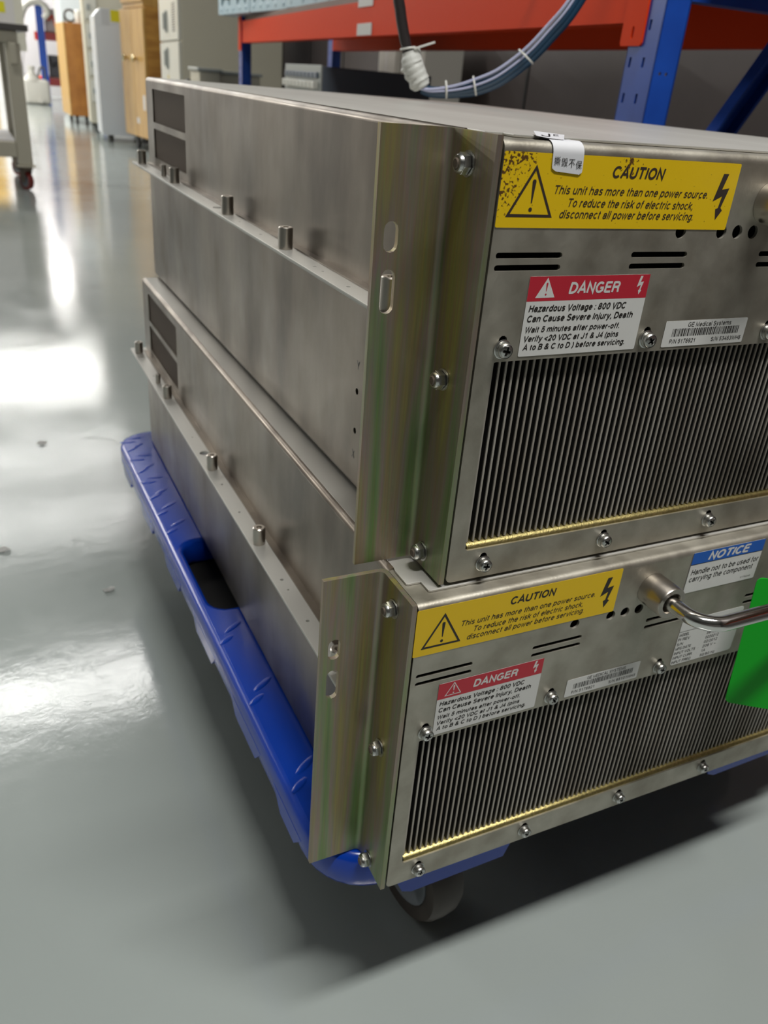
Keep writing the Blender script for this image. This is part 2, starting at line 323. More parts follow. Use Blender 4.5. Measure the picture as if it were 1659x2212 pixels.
# a plain sans-serif drawn with strokes: capital height 1, lower case 0.73
def _A(cx, cy, rx, ry, a0, a1, n=9):
    return [(cx + rx * math.cos(math.radians(a0 + (a1 - a0) * i / n)), cy + ry * math.sin(math.radians(a0 + (a1 - a0) * i / n))) for i in range(n + 1)]
_t, _b, _x = .945, .055, .68
_cr, _cl = lambda: _A(.26, .367, .26, .313, 0, 360, 16), None
GL = {
 'A': (.66, [[(.02, 0), (.33, 1), (.64, 0)], [(.13, .33), (.53, .33)]]),
 'B': (.60, [[(.06, _b), (.06, _t)], [(.0, _t), (.30, _t)] + _A(.32, .735, .19, .21, 90, -90) + [(.0, .525), (.34, .525)] + _A(.36, .29, .20, .235, 90, -90) + [(.0, _b)]]),
 'C': (.66, [_A(.35, .5, .31, .445, 42, 318, 14)]),
 'D': (.64, [[(.06, _b), (.06, _t)], [(.0, _t), (.26, _t)] + _A(.26, .5, .34, .445, 90, -90, 12) + [(.0, _b)]]),
 'E': (.56, [[(.06, 0), (.06, 1)], [(.06, _t), (.55, _t)], [(.06, .52), (.52, .52)], [(.06, _b), (.56, _b)]]),
 'F': (.53, [[(.06, 0), (.06, 1)], [(.06, _t), (.53, _t)], [(.06, .50), (.48, .50)]]),
 'G': (.70, [_A(.35, .5, .31, .445, 45, 312, 14) + [(.63, .21), (.63, .45)], [(.69, .45), (.38, .45)]]),
 'H': (.62, [[(.06, 0), (.06, 1)], [(.56, 0), (.56, 1)], [(.06, .53), (.56, .53)]]),
 'I': (.12, [[(.06, 0), (.06, 1)]]),
 'J': (.46, [[(.40, 1), (.40, .27)] + _A(.22, .27, .18, .215, 0, -180)]),
 'K': (.62, [[(.06, 0), (.06, 1)], [(.58, 1), (.06, .38)], [(.24, .58), (.60, 0)]]),
 'L': (.50, [[(.06, 0), (.06, 1)], [(.06, _b), (.50, _b)]]),
 'M': (.76, [[(.06, 0), (.06, .97), (.38, .06), (.70, .97), (.70, 0)]]),
 'N': (.63, [[(.06, 0), (.06, .95), (.57, .05), (.57, 1)]]),
 'O': (.72, [_A(.36, .5, .31, .445, 0, 360, 20)]),
 'P': (.57, [[(.06, 0), (.06, 1)], [(.06, _t), (.30, _t)] + _A(.31, .70, .21, .245, 90, -90) + [(.06, .455)]]),
 'Q': (.72, [_A(.36, .5, .31, .445, 0, 360, 20), [(.42, .22), (.70, 0)]]),
 'R': (.62, [[(.06, 0), (.06, 1)], [(.06, _t), (.34, _t)] + _A(.35, .72, .21, .225, 90, -90) + [(.06, .495)], [(.34, .495), (.52, .40), (.55, .12), (.60, 0)]]),
 'S': (.60, [_A(.30, .725, .23, .22, 25, 180, 8) + [(.10, .62), (.30, .52), (.50, .42)] + _A(.30, .28, .24, .225, 30, -165, 10)]),
 'T': (.60, [[(.30, 0), (.30, 1)], [(0, _t), (.60, _t)]]),
 'U': (.64, [[(.06, 1), (.06, .31)] + _A(.32, .31, .26, .255, 180, 360, 10) + [(.58, 1)]]),
 'V': (.62, [[(.02, 1), (.31, .02), (.60, 1)]]),
 'W': (.90, [[(.02, 1), (.23, .03), (.45, .97), (.67, .03), (.88, 1)]]),
 'X': (.62, [[(.02, 0), (.60, 1)], [(.02, 1), (.60, 0)]]),
 'Y': (.62, [[(.02, 1), (.31, .42), (.60, 1)], [(.31, .45), (.31, 0)]]),
 'Z': (.58, [[(.02, _t), (.54, _t), (.04, _b), (.58, _b)]]),
 'a': (.50, [[(.06, .50)] + _A(.25, .50, .18, .18, 170, 0, 8) + [(.43, .14), (.50, .055)], [(.43, .42), (.25, .39)] + _A(.22, .22, .17, .165, 80, 290, 9) + [(.43, .20)]]),
 'b': (.52, [[(.06, 0), (.06, 1)], _A(.27, .367, .20, .313, 0, 360, 16)]),
 'c': (.48, [_A(.27, .367, .21, .313, 48, 312, 12)]),
 'd': (.52, [[(.46, 0), (.46, 1)], _A(.25, .367, .20, .313, 0, 360, 16)]),
 'e': (.52, [[(.06, .38), (.47, .38)] + _A(.265, .367, .21, .313, 4, 318, 14)]),
 'f': (.28, [[(.13, 0), (.13, .83)] + _A(.24, .83, .11, .115, 180, 85, 5), [(.01, _x), (.27, _x)]]),
 'g': (.52, [_A(.25, .367, .20, .313, 0, 360, 16), [(.46, .73), (.46, -.05)] + _A(.26, -.05, .20, .175, 0, -160, 8)]),
 'h': (.50, [[(.06, 0), (.06, 1)], [(.06, .45)] + _A(.25, .47, .19, .21, 160, 0, 8) + [(.44, 0)]]),
 'i': (.12, [[(.06, 0), (.06, .73)], [(.06, .87), (.06, 1)]]),
 'j': (.14, [[(.08, .73), (.08, -.12)] + _A(0, -.12, .08, .11, 0, -80, 4), [(.08, .87), (.08, 1)]]),
 'k': (.48, [[(.06, 0), (.06, 1)], [(.44, .73), (.06, .27)], [(.20, .44), (.46, 0)]]),
 'l': (.12, [[(.06, 0), (.06, 1)]]),
 'm': (.78, [[(.06, 0), (.06, .73)], [(.06, .45)] + _A(.235, .49, .165, .19, 165, 0, 8) + [(.40, 0)], [(.40, .45)] + _A(.56, .49, .16, .19, 165, 0, 8) + [(.72, 0)]]),
 'n': (.50, [[(.06, 0), (.06, .73)], [(.06, .45)] + _A(.25, .47, .19, .21, 160, 0, 8) + [(.44, 0)]]),
 'o': (.52, [_A(.26, .367, .21, .313, 0, 360, 16)]),
 'p': (.52, [[(.06, -.27), (.06, .73)], _A(.27, .367, .20, .313, 0, 360, 16)]),
 'q': (.52, [[(.46, -.27), (.46, .73)], _A(.25, .367, .20, .313, 0, 360, 16)]),
 'r': (.32, [[(.06, 0), (.06, .73)], [(.06, .42)] + _A(.27, .42, .21, .255, 170, 85, 6)]),
 's': (.46, [_A(.23, .53, .165, .15, 20, 180, 7) + [(.10, .44), (.23, .375), (.37, .31)] + _A(.23, .21, .175, .155, 30, -165, 9)]),
 't': (.28, [[(.13, .92), (.13, .18)] + _A(.23, .18, .10, .125, 180, 275, 5), [(.01, _x), (.26, _x)]]),
 'u': (.50, [[(.06, .73), (.06, .26)] + _A(.25, .26, .19, .205, 180, 340, 8) + [(.44, .28)], [(.44, 0), (.44, .73)]]),
 'v': (.48, [[(.02, .73), (.24, .03), (.46, .73)]]),
 'w': (.70, [[(.02, .73), (.19, .03), (.35, .70), (.51, .03), (.68, .73)]]),
 'x': (.46, [[(.02, 0), (.44, .73)], [(.02, .73), (.44, 0)]]),
 'y': (.48, [[(.02, .73), (.25, .03)], [(.46, .73), (.22, -.10), (.14, -.22), (.04, -.22)]]),
 'z': (.44, [[(.02, _x), (.41, _x), (.03, _b), (.44, _b)]]),
 '0': (.54, [_A(.27, .5, .21, .445, 0, 360, 18)]),
 '1': (.54, [[(.10, .74), (.24, .78), (.33, .97)], [(.33, 1), (.33, 0)]]),
 '2': (.54, [_A(.27, .70, .20, .245, 175, -25, 9) + [(.30, .34), (.10, .17), (.06, _b), (.50, _b)]]),
 '3': (.54, [_A(.26, .735, .18, .21, 165, -90, 9), _A(.26, .29, .21, .235, 90, -165, 10)]),
 '4': (.54, [[(.38, 0), (.38, .97), (.04, .30), (.52, .30)]]),
 '5': (.54, [[(.47, _t), (.15, _t), (.09, .50)] + _A(.26, .34, .21, .285, 125, -160, 11)]),
 '6': (.54, [_A(.27, .32, .20, .265, 0, 360, 16), [(.07, .36), (.09, .62)] + _A(.28, .62, .195, .325, 170, 35, 8)]),
 '7': (.54, [[(.04, _t), (.49, _t), (.30, .50), (.20, 0)]]),
 '8': (.54, [_A(.27, .735, .175, .21, 0, 360, 16), _A(.27, .29, .205, .235, 0, 360, 16)]),
 '9': (.54, [_A(.27, .68, .20, .265, 0, 360, 16), [(.47, .64), (.45, .38)] + _A(.26, .38, .195, .325, -10, -145, 8)]),
 '.': (.12, [[(.06, 0), (.06, .13)]]), ',': (.14, [[(.08, .13), (.08, 0), (.03, -.13)]]), ':': (.12, [[(.06, 0), (.06, .13)], [(.06, .58), (.06, .71)]]),
 '-': (.32, [[(.02, .38), (.30, .38)]]), '/': (.32, [[(.0, -.05), (.32, 1.02)]]), '~': (.5, [[(.02, .38), (.10, .47), (.18, .46), (.32, .36), (.40, .35), (.48, .44)]]),
 '(': (.24, [_A(.36, .40, .29, .70, 125, 235, 8)]), ')': (.24, [_A(-.12, .40, .29, .70, 55, -55, 8)]),
 '<': (.52, [[(.48, .68), (.06, .38), (.48, .08)]]),
 '&': (.66, [[(.64, 0), (.20, .56)] + _A(.29, .76, .145, .185, 215, -10, 9) + [(.40, .62), (.14, .42)] + _A(.26, .25, .21, .195, 130, 300, 8) + [(.52, .22), (.57, .46)]]),
}
def text(bm, s, x0, x1, y0, cap, fn, w=0.0, shear=0.0, mi=1, rot=0.0):
    """writing fitted between x0..x1, base line y0, capital height cap; w thickens the strokes"""
    if ord(s[0]) > 255: return text_cjk(bm, s, x0, x1, y0, cap, fn, mi)
    th = .112 + w * 4.2; pen = 0.0; runs = []
    for ch in s:
        if ch == ' ': pen += .30; continue
        wd, st = GL[ch]
        for q in st: runs.append([(pen + a + shear * b, b) for a, b in q])
        pen += wd + .105 + w
    lo = min(p[0] for r in runs for p in r); hi = max(p[0] for r in runs for p in r)
    sx = (x1 - x0) / (hi - lo) if hi - lo > .03 else cap * .9; cr, sr = math.cos(rot), math.sin(rot)
    def P(a, b):
        a, b = (a - lo) * sx, b * cap
        return bm.verts.new(fn(x0 + a * cr - b * sr, y0 + a * sr + b * cr, lift))
    for ri, r in enumerate(runs):
        lift = .00003 + .000003 * (ri % 6)
        n = len(r); closed = abs(r[0][0] - r[-1][0]) < 1e-6 and abs(r[0][1] - r[-1][1]) < 1e-6 and n > 3
        pts = r[:-1] if closed else r; n = len(pts); L = []; Rr = []
        hx = th / 2 * min(1.25, max(.75, cap / sx)); hy = th / 2          # even stroke width after fitting
        for i in range(n):
            p = pts[i]; a = pts[i - 1] if (closed or i > 0) else p; b = pts[(i + 1) % n] if (closed or i < n - 1) else p
            d1 = Vector((p[0] - a[0], p[1] - a[1])); d2 = Vector((b[0] - p[0], b[1] - p[1]))
            d1 = d1.normalized() if d1.length > 1e-9 else d2.normalized(); d2 = d2.normalized() if d2.length > 1e-9 else d1
            nn = Vector((-(d1.y + d2.y), d1.x + d2.x))
            nn = nn.normalized() if nn.length > 1e-6 else Vector((-d1.y, d1.x)); k = 1 / max(.45, nn.dot(Vector((-d1.y, d1.x))))
            L.append(P(p[0] + nn.x * k * hx, p[1] + nn.y * k * hy)); Rr.append(P(p[0] - nn.x * k * hx, p[1] - nn.y * k * hy))
        for i in range(n if closed else n - 1):
            q = (i + 1) % n; f = bm.faces.new((L[i], Rr[i], Rr[q], L[q])); f.material_index = mi
def text_cjk(bm, s, x0, x1, y0, cap, fn, mi):
    cu = bpy.data.curves.new('tmp', 'FONT'); cu.body = s; cu.size = 1.0
    o = bpy.data.objects.new('tmp', cu); C.objects.link(o)
    dg = bpy.context.evaluated_depsgraph_get(); me = bpy.data.meshes.new_from_object(o.evaluated_get(dg))
    bpy.data.objects.remove(o); bpy.data.curves.remove(cu)
    xs = [v.co.x for v in me.vertices]; ys = [v.co.y for v in me.vertices]; lo, hi, yl, yh = min(xs), max(xs), min(ys), max(ys)
    merge(bm, me, lambda u, v, q: fn(x0 + (u - lo) * (x1 - x0) / (hi - lo), y0 + (v - yl) * cap / (yh - yl), .00012), mi)
def poly(bm, pts, fn, mi, lift=0.00001):
    cu = bpy.data.curves.new('tmp', 'CURVE'); cu.dimensions = '2D'; cu.fill_mode = 'BOTH'
    for q in (pts if isinstance(pts[0][0], (tuple, list)) else [pts]):
        sp = cu.splines.new('POLY'); sp.points.add(len(q) - 1); sp.use_cyclic_u = True
        for p, z in zip(sp.points, q): p.co = (z[0], z[1], 0, 1)
    o = bpy.data.objects.new('tmp', cu); C.objects.link(o)
    dg = bpy.context.evaluated_depsgraph_get(); me = bpy.data.meshes.new_from_object(o.evaluated_get(dg))
    merge(bm, me, lambda u, v, w: fn(u, v, lift), mi)
    bpy.data.objects.remove(o); bpy.data.curves.remove(cu)

# ---------------------------------------------------------------- room shell
TH = math.radians(5.3)
R0 = Vector((0.655, 0.692, 0)); UX = Vector((math.sin(TH), math.cos(TH), 0)); VX = Vector((math.cos(TH), -math.sin(TH), 0))
def rk(v, u, z): return tuple(R0 + VX * v + UX * u + Vector((0, 0, z)))
bm = bmesh.new(); box(bm, -7, 5, -5, 16, -0.1, 0); struct('floor', bm, M['floor'])
bm = bmesh.new(); box(bm, -7, 5, -5, 16, CEIL, CEIL + 0.1); struct('ceiling', bm, M['ceil'])
bm = bmesh.new(); box(bm, -7.1, -7, -5, 16, 0, CEIL); struct('wall_left', bm, M['wall_dim'])
bm = bmesh.new(); box(bm, -7, 5, 15.6, 15.7, 0, CEIL); struct('wall_back', bm, M['lilac'])
bm = bmesh.new(); box(bm, -7, 5, -5.1, -5, 0, CEIL); struct('wall_front', bm, M['wall_dim'])
bm = bmesh.new()
v0 = 0.82
prism(bm, [(v0, -6.0), (v0 + 0.1, -6.0), (v0 + 0.1, 15.6), (v0, 15.6)], lambda a, b, t: rk(a, b, t), 0, CEIL)
for k in range(-5, 12):                                    # vertical joints between the wall panels
    u = 0.34 + k * 0.72
    prism(bm, [(v0 - 0.004, u), (v0 + 0.001, u), (v0 + 0.001, u + 0.012), (v0 - 0.004, u + 0.012)], lambda a, b, t: rk(a, b, t), 0, CEIL, 1)
struct('wall_right', bm, [M['wall_dk'], M['blk']])

# ---------------------------------------------------------------- the two rack units
H = 0.222; D = 0.754; WD = 0.432; LZ = 0.1316; LP = 0.019
def FP(x0=0.0, z0=0.0, y=-0.0001):                          # a drawing plane on the front panel
    return lambda u, v, w: (x0 + u, y - 0.00025 - w, z0 + v)
def mm(pts): return [(a / 1000, b / 1000) for a, b in pts]
BOLT = mm([(127.5, 26), (131, 26), (128.8, 18.8), (133.5, 19.6), (130.8, 10.4), (132.2, 9.2), (129, 4.6), (127.5, 9.8), (129.0, 10.2), (129.9, 15.8), (124.4, 13.3)])
def bolt_at(x, z, h):
    cx = 0.129; k = h / 0.0214
    return [(x + (a - cx) * k, z + (b - 0.0046) * k) for a, b in BOLT]
def back(bm, w, h, fn, mi=0, r=0.0008, th=0.00012):
    sheet(bm, rrect(0, 0, w, h, r, 2), [], th, lambda u, v, q: fn(u, v, -th / 2 + q - 0.00006), 0, mi)
def caution(parent, x0, z0, rust):
    bm = bmesh.new(); fn = FP(x0, z0)
    back(bm, 0.1378, 0.0308, fn)
    tri = [(.0045, .0045), (.0294, .0045), (.0172, .0261)]; c = (.0171, .0117)
    tin = [(c[0] + (a - c[0]) * 0.83, c[1] + (b - c[1]) * 0.83) for a, b in tri]
    poly(bm, [tri, tin], fn, 1)
    poly(bm, mm([(16.2, 19.4), (16.7, 20.1), (17.8, 20.1), (18.2, 19.4), (17.5, 10.4), (16.9, 10.4)]), fn, 1)
    poly(bm, circ(.0171, .0077, .00095, 12), fn, 1)
    text(bm, 'CAUTION', .0597, .0897, .0222, .0047, fn, 0.026, 0.14)
    text(bm, 'This unit has more than one power source.', .0288, .1200, .0146, .0035, fn, 0.007, 0.2)
    text(bm, 'To reduce the risk of electric shock,', .0374, .1121, .0093, .0035, fn, 0.007, 0.2)
    text(bm, 'disconnect all power before servicing.', .0337, .1138, .0044, .0035, fn, 0.007, 0.2)
    poly(bm, BOLT, fn, 1)
    obj('caution_label', bm, [M['yel_rust'] if rust else M['yel'], M['brown_ink'] if rust else M['ink']], parent, label='yellow caution label with brown rust spots along its upper edge' if rust else 'clean yellow caution label')
def danger(parent, x0, z0, solid):
    bm = bmesh.new(); fn = FP(x0, z0)
    back(bm, 0.0722, 0.0380, fn)
    poly(bm, [(0, .0265), (.0722, .0265), (.0722, .0380), (0, .0380)], fn, 2, -0.00003)
    tri = [(.0045, .0281), (.0156, .0281), (.0102, .0374)]
    tin = [(.0101 + (a - .0101) * .84, .0312 + (b - .0312) * .84) for a, b in tri]
    poly(bm, tri if solid else [tri, tin], fn, 0, 0.0); mk = 2 if solid else 3
    poly(bm, mm([(9.7, 34.6), (10.0, 35.1), (10.5, 35.1), (10.8, 34.6), (10.4, 31.0), (10.1, 31.0)]), fn, mk, 0.00003)
    poly(bm, circ(.01025, .0296, .0005, 10), fn, mk, 0.00003)
    text(bm, 'DANGER', .0236, .0537, .0298, .0050, fn, 0.028, 0.12, 3)
    poly(bm, bolt_at(.0669, .0282, .0091), fn, 3)
    for s, x1, z, cp in (('Hazardous Voltage : 800 VDC', .0604, .0216, .0030), ('Can Cause Severe Injury, Death', .0660, .0168, .0030), ('Wait 5 minutes after power-off.', .0589, .0117, .0027), ('Verify <20 VDC at J1 & J4 (pins', .0594, .0073, .0027), ('A to B & C to D ) before servicing.', .0645, .0031, .0027)):
        text(bm, s, .0023, x1, z, cp, fn, 0.022, 0.14)
    obj('danger_label', bm, [M['wht'], M['ink'], M['red'], M['wht']], parent, label='white danger label with a red header')
def serial(parent, x0, z0, title, pn, sn):
    bm = bmesh.new(); fn = FP(x0, z0)
    back(bm, 0.0592, 0.0138, fn)
    text(bm, title, .0160, .0470, .0104, .0024, fn, 0.006, 0.0)
    rnd = random.Random(3); x = .0058
    while x < .0545:
        w = rnd.choice((.0003, .0003, .0006, .0009)); poly(bm, [(x, .0055), (x + w, .0055), (x + w, .0096), (x, .0096)], fn, 1)
        x += w + rnd.choice((.0003, .0004, .0006))
    text(bm, pn, .0054, .0232, .0018, .0022, fn, 0.008); text(bm, sn, .0353, .0571, .0018, .0022, fn, 0.008)
    obj('serial_label', bm, [M['wht'], M['grey_ink']], parent, label='small white bar code label')
def notice(parent, x0, z0):
    bm = bmesh.new(); fn = FP(x0, z0)
    back(bm, 0.0630, 0.0302, fn)
    poly(bm, [(0, .0215), (.063, .0215), (.063, .0302), (0, .0302)], fn, 2, -0.00003)
    poly(bm, [(0, .0211), (.063, .0211), (.063, .0216), (0, .0216)], fn, 1, -0.00001)
    poly(bm, [(0, 0), (.0003, 0), (.0003, .0302), (0, .0302)], fn, 1, -0.00001)
    text(bm, 'NOTICE', .0146, .0503, .0231, .0054, fn, 0.034, 0.2, 0)
    text(bm, 'Handle not to be used for', .0027, .0617, .0136, .0040, fn, 0.008, 0.12)
    text(bm, 'carrying the component', .0028, .0584, .0083, .0040, fn, 0.008, 0.12)
    text(bm, '5178245', .0500, .0590, .0022, .0012, fn)
    obj('notice_label', bm, [M['wht'], M['ink'], M['lblue']], parent, label='white notice label with a blue header')
def rating(parent, x0, z0):
    bm = bmesh.new(); fn = FP(x0, z0)
    back(bm, 0.0560, 0.0370, fn, r=.002)
    poly(bm, [(0, .0276), (.056, .0276), (.056, .0279), (0, .0279)], fn, 1)
    for i, (a, b) in enumerate((('MODEL', 'XWA'), ('PI REV', '5810296 01'), ('S/N', '0220212'), ('MFG DATE', '02/2012'), ('INPUT VOLTS', '208 V ~'), ('INPUT CURR', '1A'), ('INPUT FREQ', '50/60 Hz'))):
        z = .0240 - i * .0038
        text(bm, a, .0010, .0010 + .0017 * len(a), z, .0022, fn, 0.012); text(bm, b, .0268, .0268 + .0017 * len(b), z, .0022, fn, 0.012)
        text(bm, ':', .0225, .0229, z, .0015, fn)
    obj('rating_label', bm, [M['wht'], M['grey_ink']], parent, label='white rating plate label with rows of small print')

def screw(parent, x, z):
    Y = lambda a, b, h: (x + a, -h, z + b)
    bm = bmesh.new()
    lathe(bm, [(.0008, .0002), (.0046, .0002), (.0047, .0005), (.0047, .0009), (.0044, .0011), (.0008, .0011)], Y, 24)
    lathe(bm, [(.0008, .0012), (.0041, .0012), (.0042, .0017), (.0041, .0021), (.0008, .0021)], Y, 24)
    a0 = (x * 9173 + z * 311) % 1.5
    def crs(r, w):
        p = []
        for k in range(4):
            t = a0 + k * PI / 2; c, s = math.cos(t), math.sin(t)
            p += [(r * c + w * s, r * s - w * c), (r * c - w * s, r * s + w * c), (w * 1.2 * (c - s), w * 1.2 * (s + c))]
        return p
    hole = crs(.0021, .0005)
    # domed pan head with a real cross recess
    sheet(bm, circ(0, 0, .0034, 24), [hole], .0016, lambda u, v, w: (x + u, -.0044 - w * 1.0 + (u * u + v * v) * 60, z + v), .0003)
    lathe(bm, [(.0034, .0046), (.0038, .0041), (.0039, .0034), (.0037, .0021), (.0010, .0021)], Y, 24)
    lathe(bm, [(.0, .0030), (.0033, .0030)], Y, 24, 1)
    obj('screw', bm, [M['zinc'], M['dark']], parent, 40)
def nut(parent, y, z, x0=-0.003):
    bm = bmesh.new(); X = lambda a, b, h: (x0 - h, y + a, z + b)
    lathe(bm, [(.0002, .0), (.0056, .0), (.0056, .0006), (.0002, .0006)], X, 20)
    hexa = [(.0048 * math.cos(math.radians(60 * k + 14)), .0048 * math.sin(math.radians(60 * k + 14))) for k in range(6)]
    sheet(bm, hexa, [], .0036, lambda u, v, w: (x0 - .0026 - w, y + u, z + v), .0004)
    lathe(bm, [(.0042, .0044), (.0041, .0052), (.0035, .0060), (.0026, .0061), (.0026, .0052), (.0002, .0052)], X, 20)
    lathe(bm, [(.0024, .0040), (.0024, .0063), (.0019, .0068), (0, .0068)], X, 16, 1)
    return obj('lock_nut', bm, [M['zinc'], M['grille']], parent, 40)

def build_unit(root, upper):
    # --- front panel: a bent sheet with slots, holes and the heat-sink opening
    bm = bmesh.new()
    holes = [rrect(.0108, .0192, WD - .0108, .1238, .002, 3)]
    for a, b in ((.0055, .0393), (.0832, .1166), (.170, .2040), (.2568, .2908), (.343, .377)):
        for z in (.1677, .1732): holes.append(hslot(a, b, z, .00135))
    for hx in (.1102, .1375, .1486, .1597): holes.append(circ(hx, .1842, .0034, 18))
    top_s = [(.0147, .1302), (.1034, .1307), (.1916, .1307), (.280, .1307), (.368, .1307), (.4173, .1302)]
    bot_s = [(.0232, .0098), (.1062, .0105), (.1896, .0106), (.273, .0106), (.356, .0106), (.414, .0098)]
    for sx, sz in top_s + bot_s: holes.append(slot(sx, sz - .001, sz + .0040, .0024, 5))
    zt = H - .0056
    outer = [(.0012, zt), (.0012, .0045)] + arc(.0045, .0040, .0033, 180, 270, 4) + arc(WD - .0045, .0040, .0033, 270, 360, 4) + [(WD - .0012, zt)]
    # split so that the opening never touches the outline: one sheet
    sheet(bm, outer, holes, .0016, lambda u, v, w: (u, .0008 - w, v), .0)
    # bend into the top strip
    path = [(.0, zt)] + [(.0042 - .0042 * math.cos(math.radians(t)), zt + .0042 * math.sin(math.radians(t))) for t in range(10, 91, 10)] + [(.060, zt + .0042)]
    prism(bm, strip(path, -.0016), lambda a, b, t: (t, a, b), .0012, WD - .0012)
    # side and bottom returns
    box(bm, .0012, .0026, .001, .045, .006, zt + .002); box(bm, WD - .0026, WD - .0012, .001, .045, .006, zt + .002)
    box(bm, .004, WD - .004, .001, .045, .0008, .0022)
    obj('front_panel', bm, M['panel'], root, 35)
    # --- heat sink
    bm = bmesh.new(); x = .0128
    while x < WD - .013:
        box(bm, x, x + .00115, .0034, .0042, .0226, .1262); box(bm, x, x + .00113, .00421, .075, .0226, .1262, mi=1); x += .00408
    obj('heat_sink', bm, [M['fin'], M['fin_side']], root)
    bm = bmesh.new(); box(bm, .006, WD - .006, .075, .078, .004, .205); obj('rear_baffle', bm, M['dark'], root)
    bm = bmesh.new()
    prism(bm, [(.0012, .0190), (.0016, .0206), (.0030, .0218), (.0052, .0222), (.074, .0222), (.074, .0206), (.0052, .0206), (.0034, .0190)], lambda a, b, t: (t, a, b), .0128, WD - .0128)
    obj('sink_tray', bm, M['gold'], root, 50, 'yellow plated tray edge below the fins')
    # --- cover
    bm = bmesh.new(); r = .0042; t = .0012
    yv0, yv1 = .5665, .7195
    sheet(bm, [(.0375, LZ), (.0375, H - r), (D, H - r), (D, LZ)], [rrect(yv0, .1405, yv1, .1712, .0006, 1), rrect(yv0, .1777, yv1, .2112, .0006, 1)], t,
          lambda u, v, w: (t / 2 - w, u, v))
    sheet(bm, [(.0375, LZ), (.0375, H - r), (D, H - r), (D, LZ)], [], t, lambda u, v, w: (WD - t / 2 + w, u, v))
    for sgn in (0, 1):
        path = [(r - r * math.cos(math.radians(a)), H - r + r * math.sin(math.radians(a))) for a in range(0, 91, 10)]
        if sgn: path = [(WD - a, b) for a, b in path]
        prism(bm, strip(path, t if sgn else -t), lambda a, b, q: (a, q, b), .0375, D)
    outl = [(r, .0375), (.0035, .034), (.0035, .0208), (.0046, .0200), (.0122, .0200), (.0122, .0112), (.0132, .0104), (WD - .0132, .0104), (WD - .0122, .0112), (WD - .0122, .02), (WD - .0035, .02), (WD - .0035, .034), (WD - r, .0375), (WD - r, D), (r, D)]
    sheet(bm, outl, [rrect(.085, .0712, .1155, .0732, .0006, 2)], t, lambda u, v, w: (u, v, H - t / 2 + w), .0002, 1)
    # narrow turned-out foot of the cover on the rail
    for sx, ex in ((-.0052, .001), (WD - .001, WD + .0052)): box(bm, sx, ex, .085, D - .01, LZ + .0001, LZ + .0011)
    box(bm, .002, WD - .002, D - .0014, D, LZ - .002, H - .003)
    obj('cover', bm, [M['steel'], M['top_steel']], root, 40)
    # --- intake grilles at the back of the side wall
    for z0, z1 in ((.1405, .1712), (.1777, .2112)):
        bm = bmesh.new(); y = yv0 + .001
        while y < yv1 - .001:
            box(bm, .0014, .0024, y, y + .0013, z0 - .0005, z1 + .0005); y += .0030
        box(bm, .0026, .0030, yv0 - .002, yv1 + .002, z0 - .002, z1 + .002, mi=1)
        obj('intake_grille', bm, [M['grille'], M['grille_b']], root)
    # --- lower tray with its turned-out rail
    bm = bmesh.new()
    hol = [circ(.1270, .0654, .0021, 10), circ(.1263, .0393, .0021, 10)] if upper else []
    sheet(bm, [(.0375, .0045), (.0375, LZ - .001), (D, LZ - .001), (D, .0045)], hol, .0014, lambda u, v, w: (.0007 - w, u, v))
    sheet(bm, [(.0375, .0045), (.0375, LZ - .001), (D, LZ - .001), (D, .0045)], [], .0014, lambda u, v, w: (WD - .0007 + w, u, v))
    path = arc(.0045, .0045, .0045, 180, 270, 6) + arc(WD - .0045, .0045, .0045, 270, 360, 6)
    prism(bm, strip(path, .0014), lambda a, b, q: (a, q, b), .0375, D)
    box(bm, .002, WD - .002, D - .0014, D, .002, LZ - .002)
    if upper: box(bm, .008, .010, .115, .14, .03, .075, mi=1)
    obj('lower_tray', bm, [M['steel'], M['dark']], root, 40)
    if upper:
        for ch, yy, zz in (('Y', .1290, .0795), ('X', .1280, .0205)):
            bm = bmesh.new(); text(bm, ch, 0, .0035, 0, .0055, lambda u, v, w: (-.0001 - w, yy - u, zz + v), 0, 0, 0); obj('pen_mark', bm, M['grey_ink'], root)
    bm = bmesh.new()
    hl = [circ(-.0118, y, rr, 10) for y, rr in ((.4533, .0009), (.3421, .0011), (.2871, .0012), (.1771, .0013), (.163, .0008), (.1226, .0013), (.6450, .0010))]
    hl.append(circ(-.0100, .4124, .0045, 16))
    sheet(bm, rrect(-LP, .0395, .004, D + .006, .0015, 2), hl, .0022, lambda u, v, w: (u, v, LZ - .0011 + w), .0003)
    obj('side_rail', bm, M['top_steel'], root, 40)
    bm = bmesh.new()
    sheet(bm, rrect(WD - .004, .0395, WD + LP, D + .006, .0015, 2), [], .0022, lambda u, v, w: (u, v, LZ - .0011 + w), .0003)
    obj('side_rail', bm, M['top_steel'], root, 40)
    # --- hexagon-topped standoffs on the rail
    for y, rr, hh in ((.7370, .0050, .0145), (.6190, .0027, .0115), (.5690, .0050, .0145), (.3760, .0050, .0145), (.2330, .0050, .0145), (.0700, .0050, .0175 if upper else .0145)):
        bm = bmesh.new(); X = lambda a, b, h: (-.0118 + a, y + b, LZ + h)
        lathe(bm, [(.0001, .0001), (rr, .0001), (rr, hh - .0006), (rr - .0007, hh), (rr * .45, hh), (rr * .40, hh - .0015), (.0001, hh - .0015)], X, 18)
        for k in range(4 if rr > .004 else 0):
            a = k * PI / 2 + .4; box(bm, -.0118 + rr * .45 * math.cos(a) - .0003, -.0118 + rr * .45 * math.cos(a) + .0003, y + rr * .45 * math.sin(a) - .0003, y + rr * .45 * math.sin(a) + .0003, LZ + hh - .001, LZ + hh + .00005)
        obj('standoff', bm, M['nickel'], root, 40)
    # --- angle bracket bolted to the side, ear with two slots
    bm = bmesh.new(); th = .0029; yb = .036; ri = .0032; fw = .0382
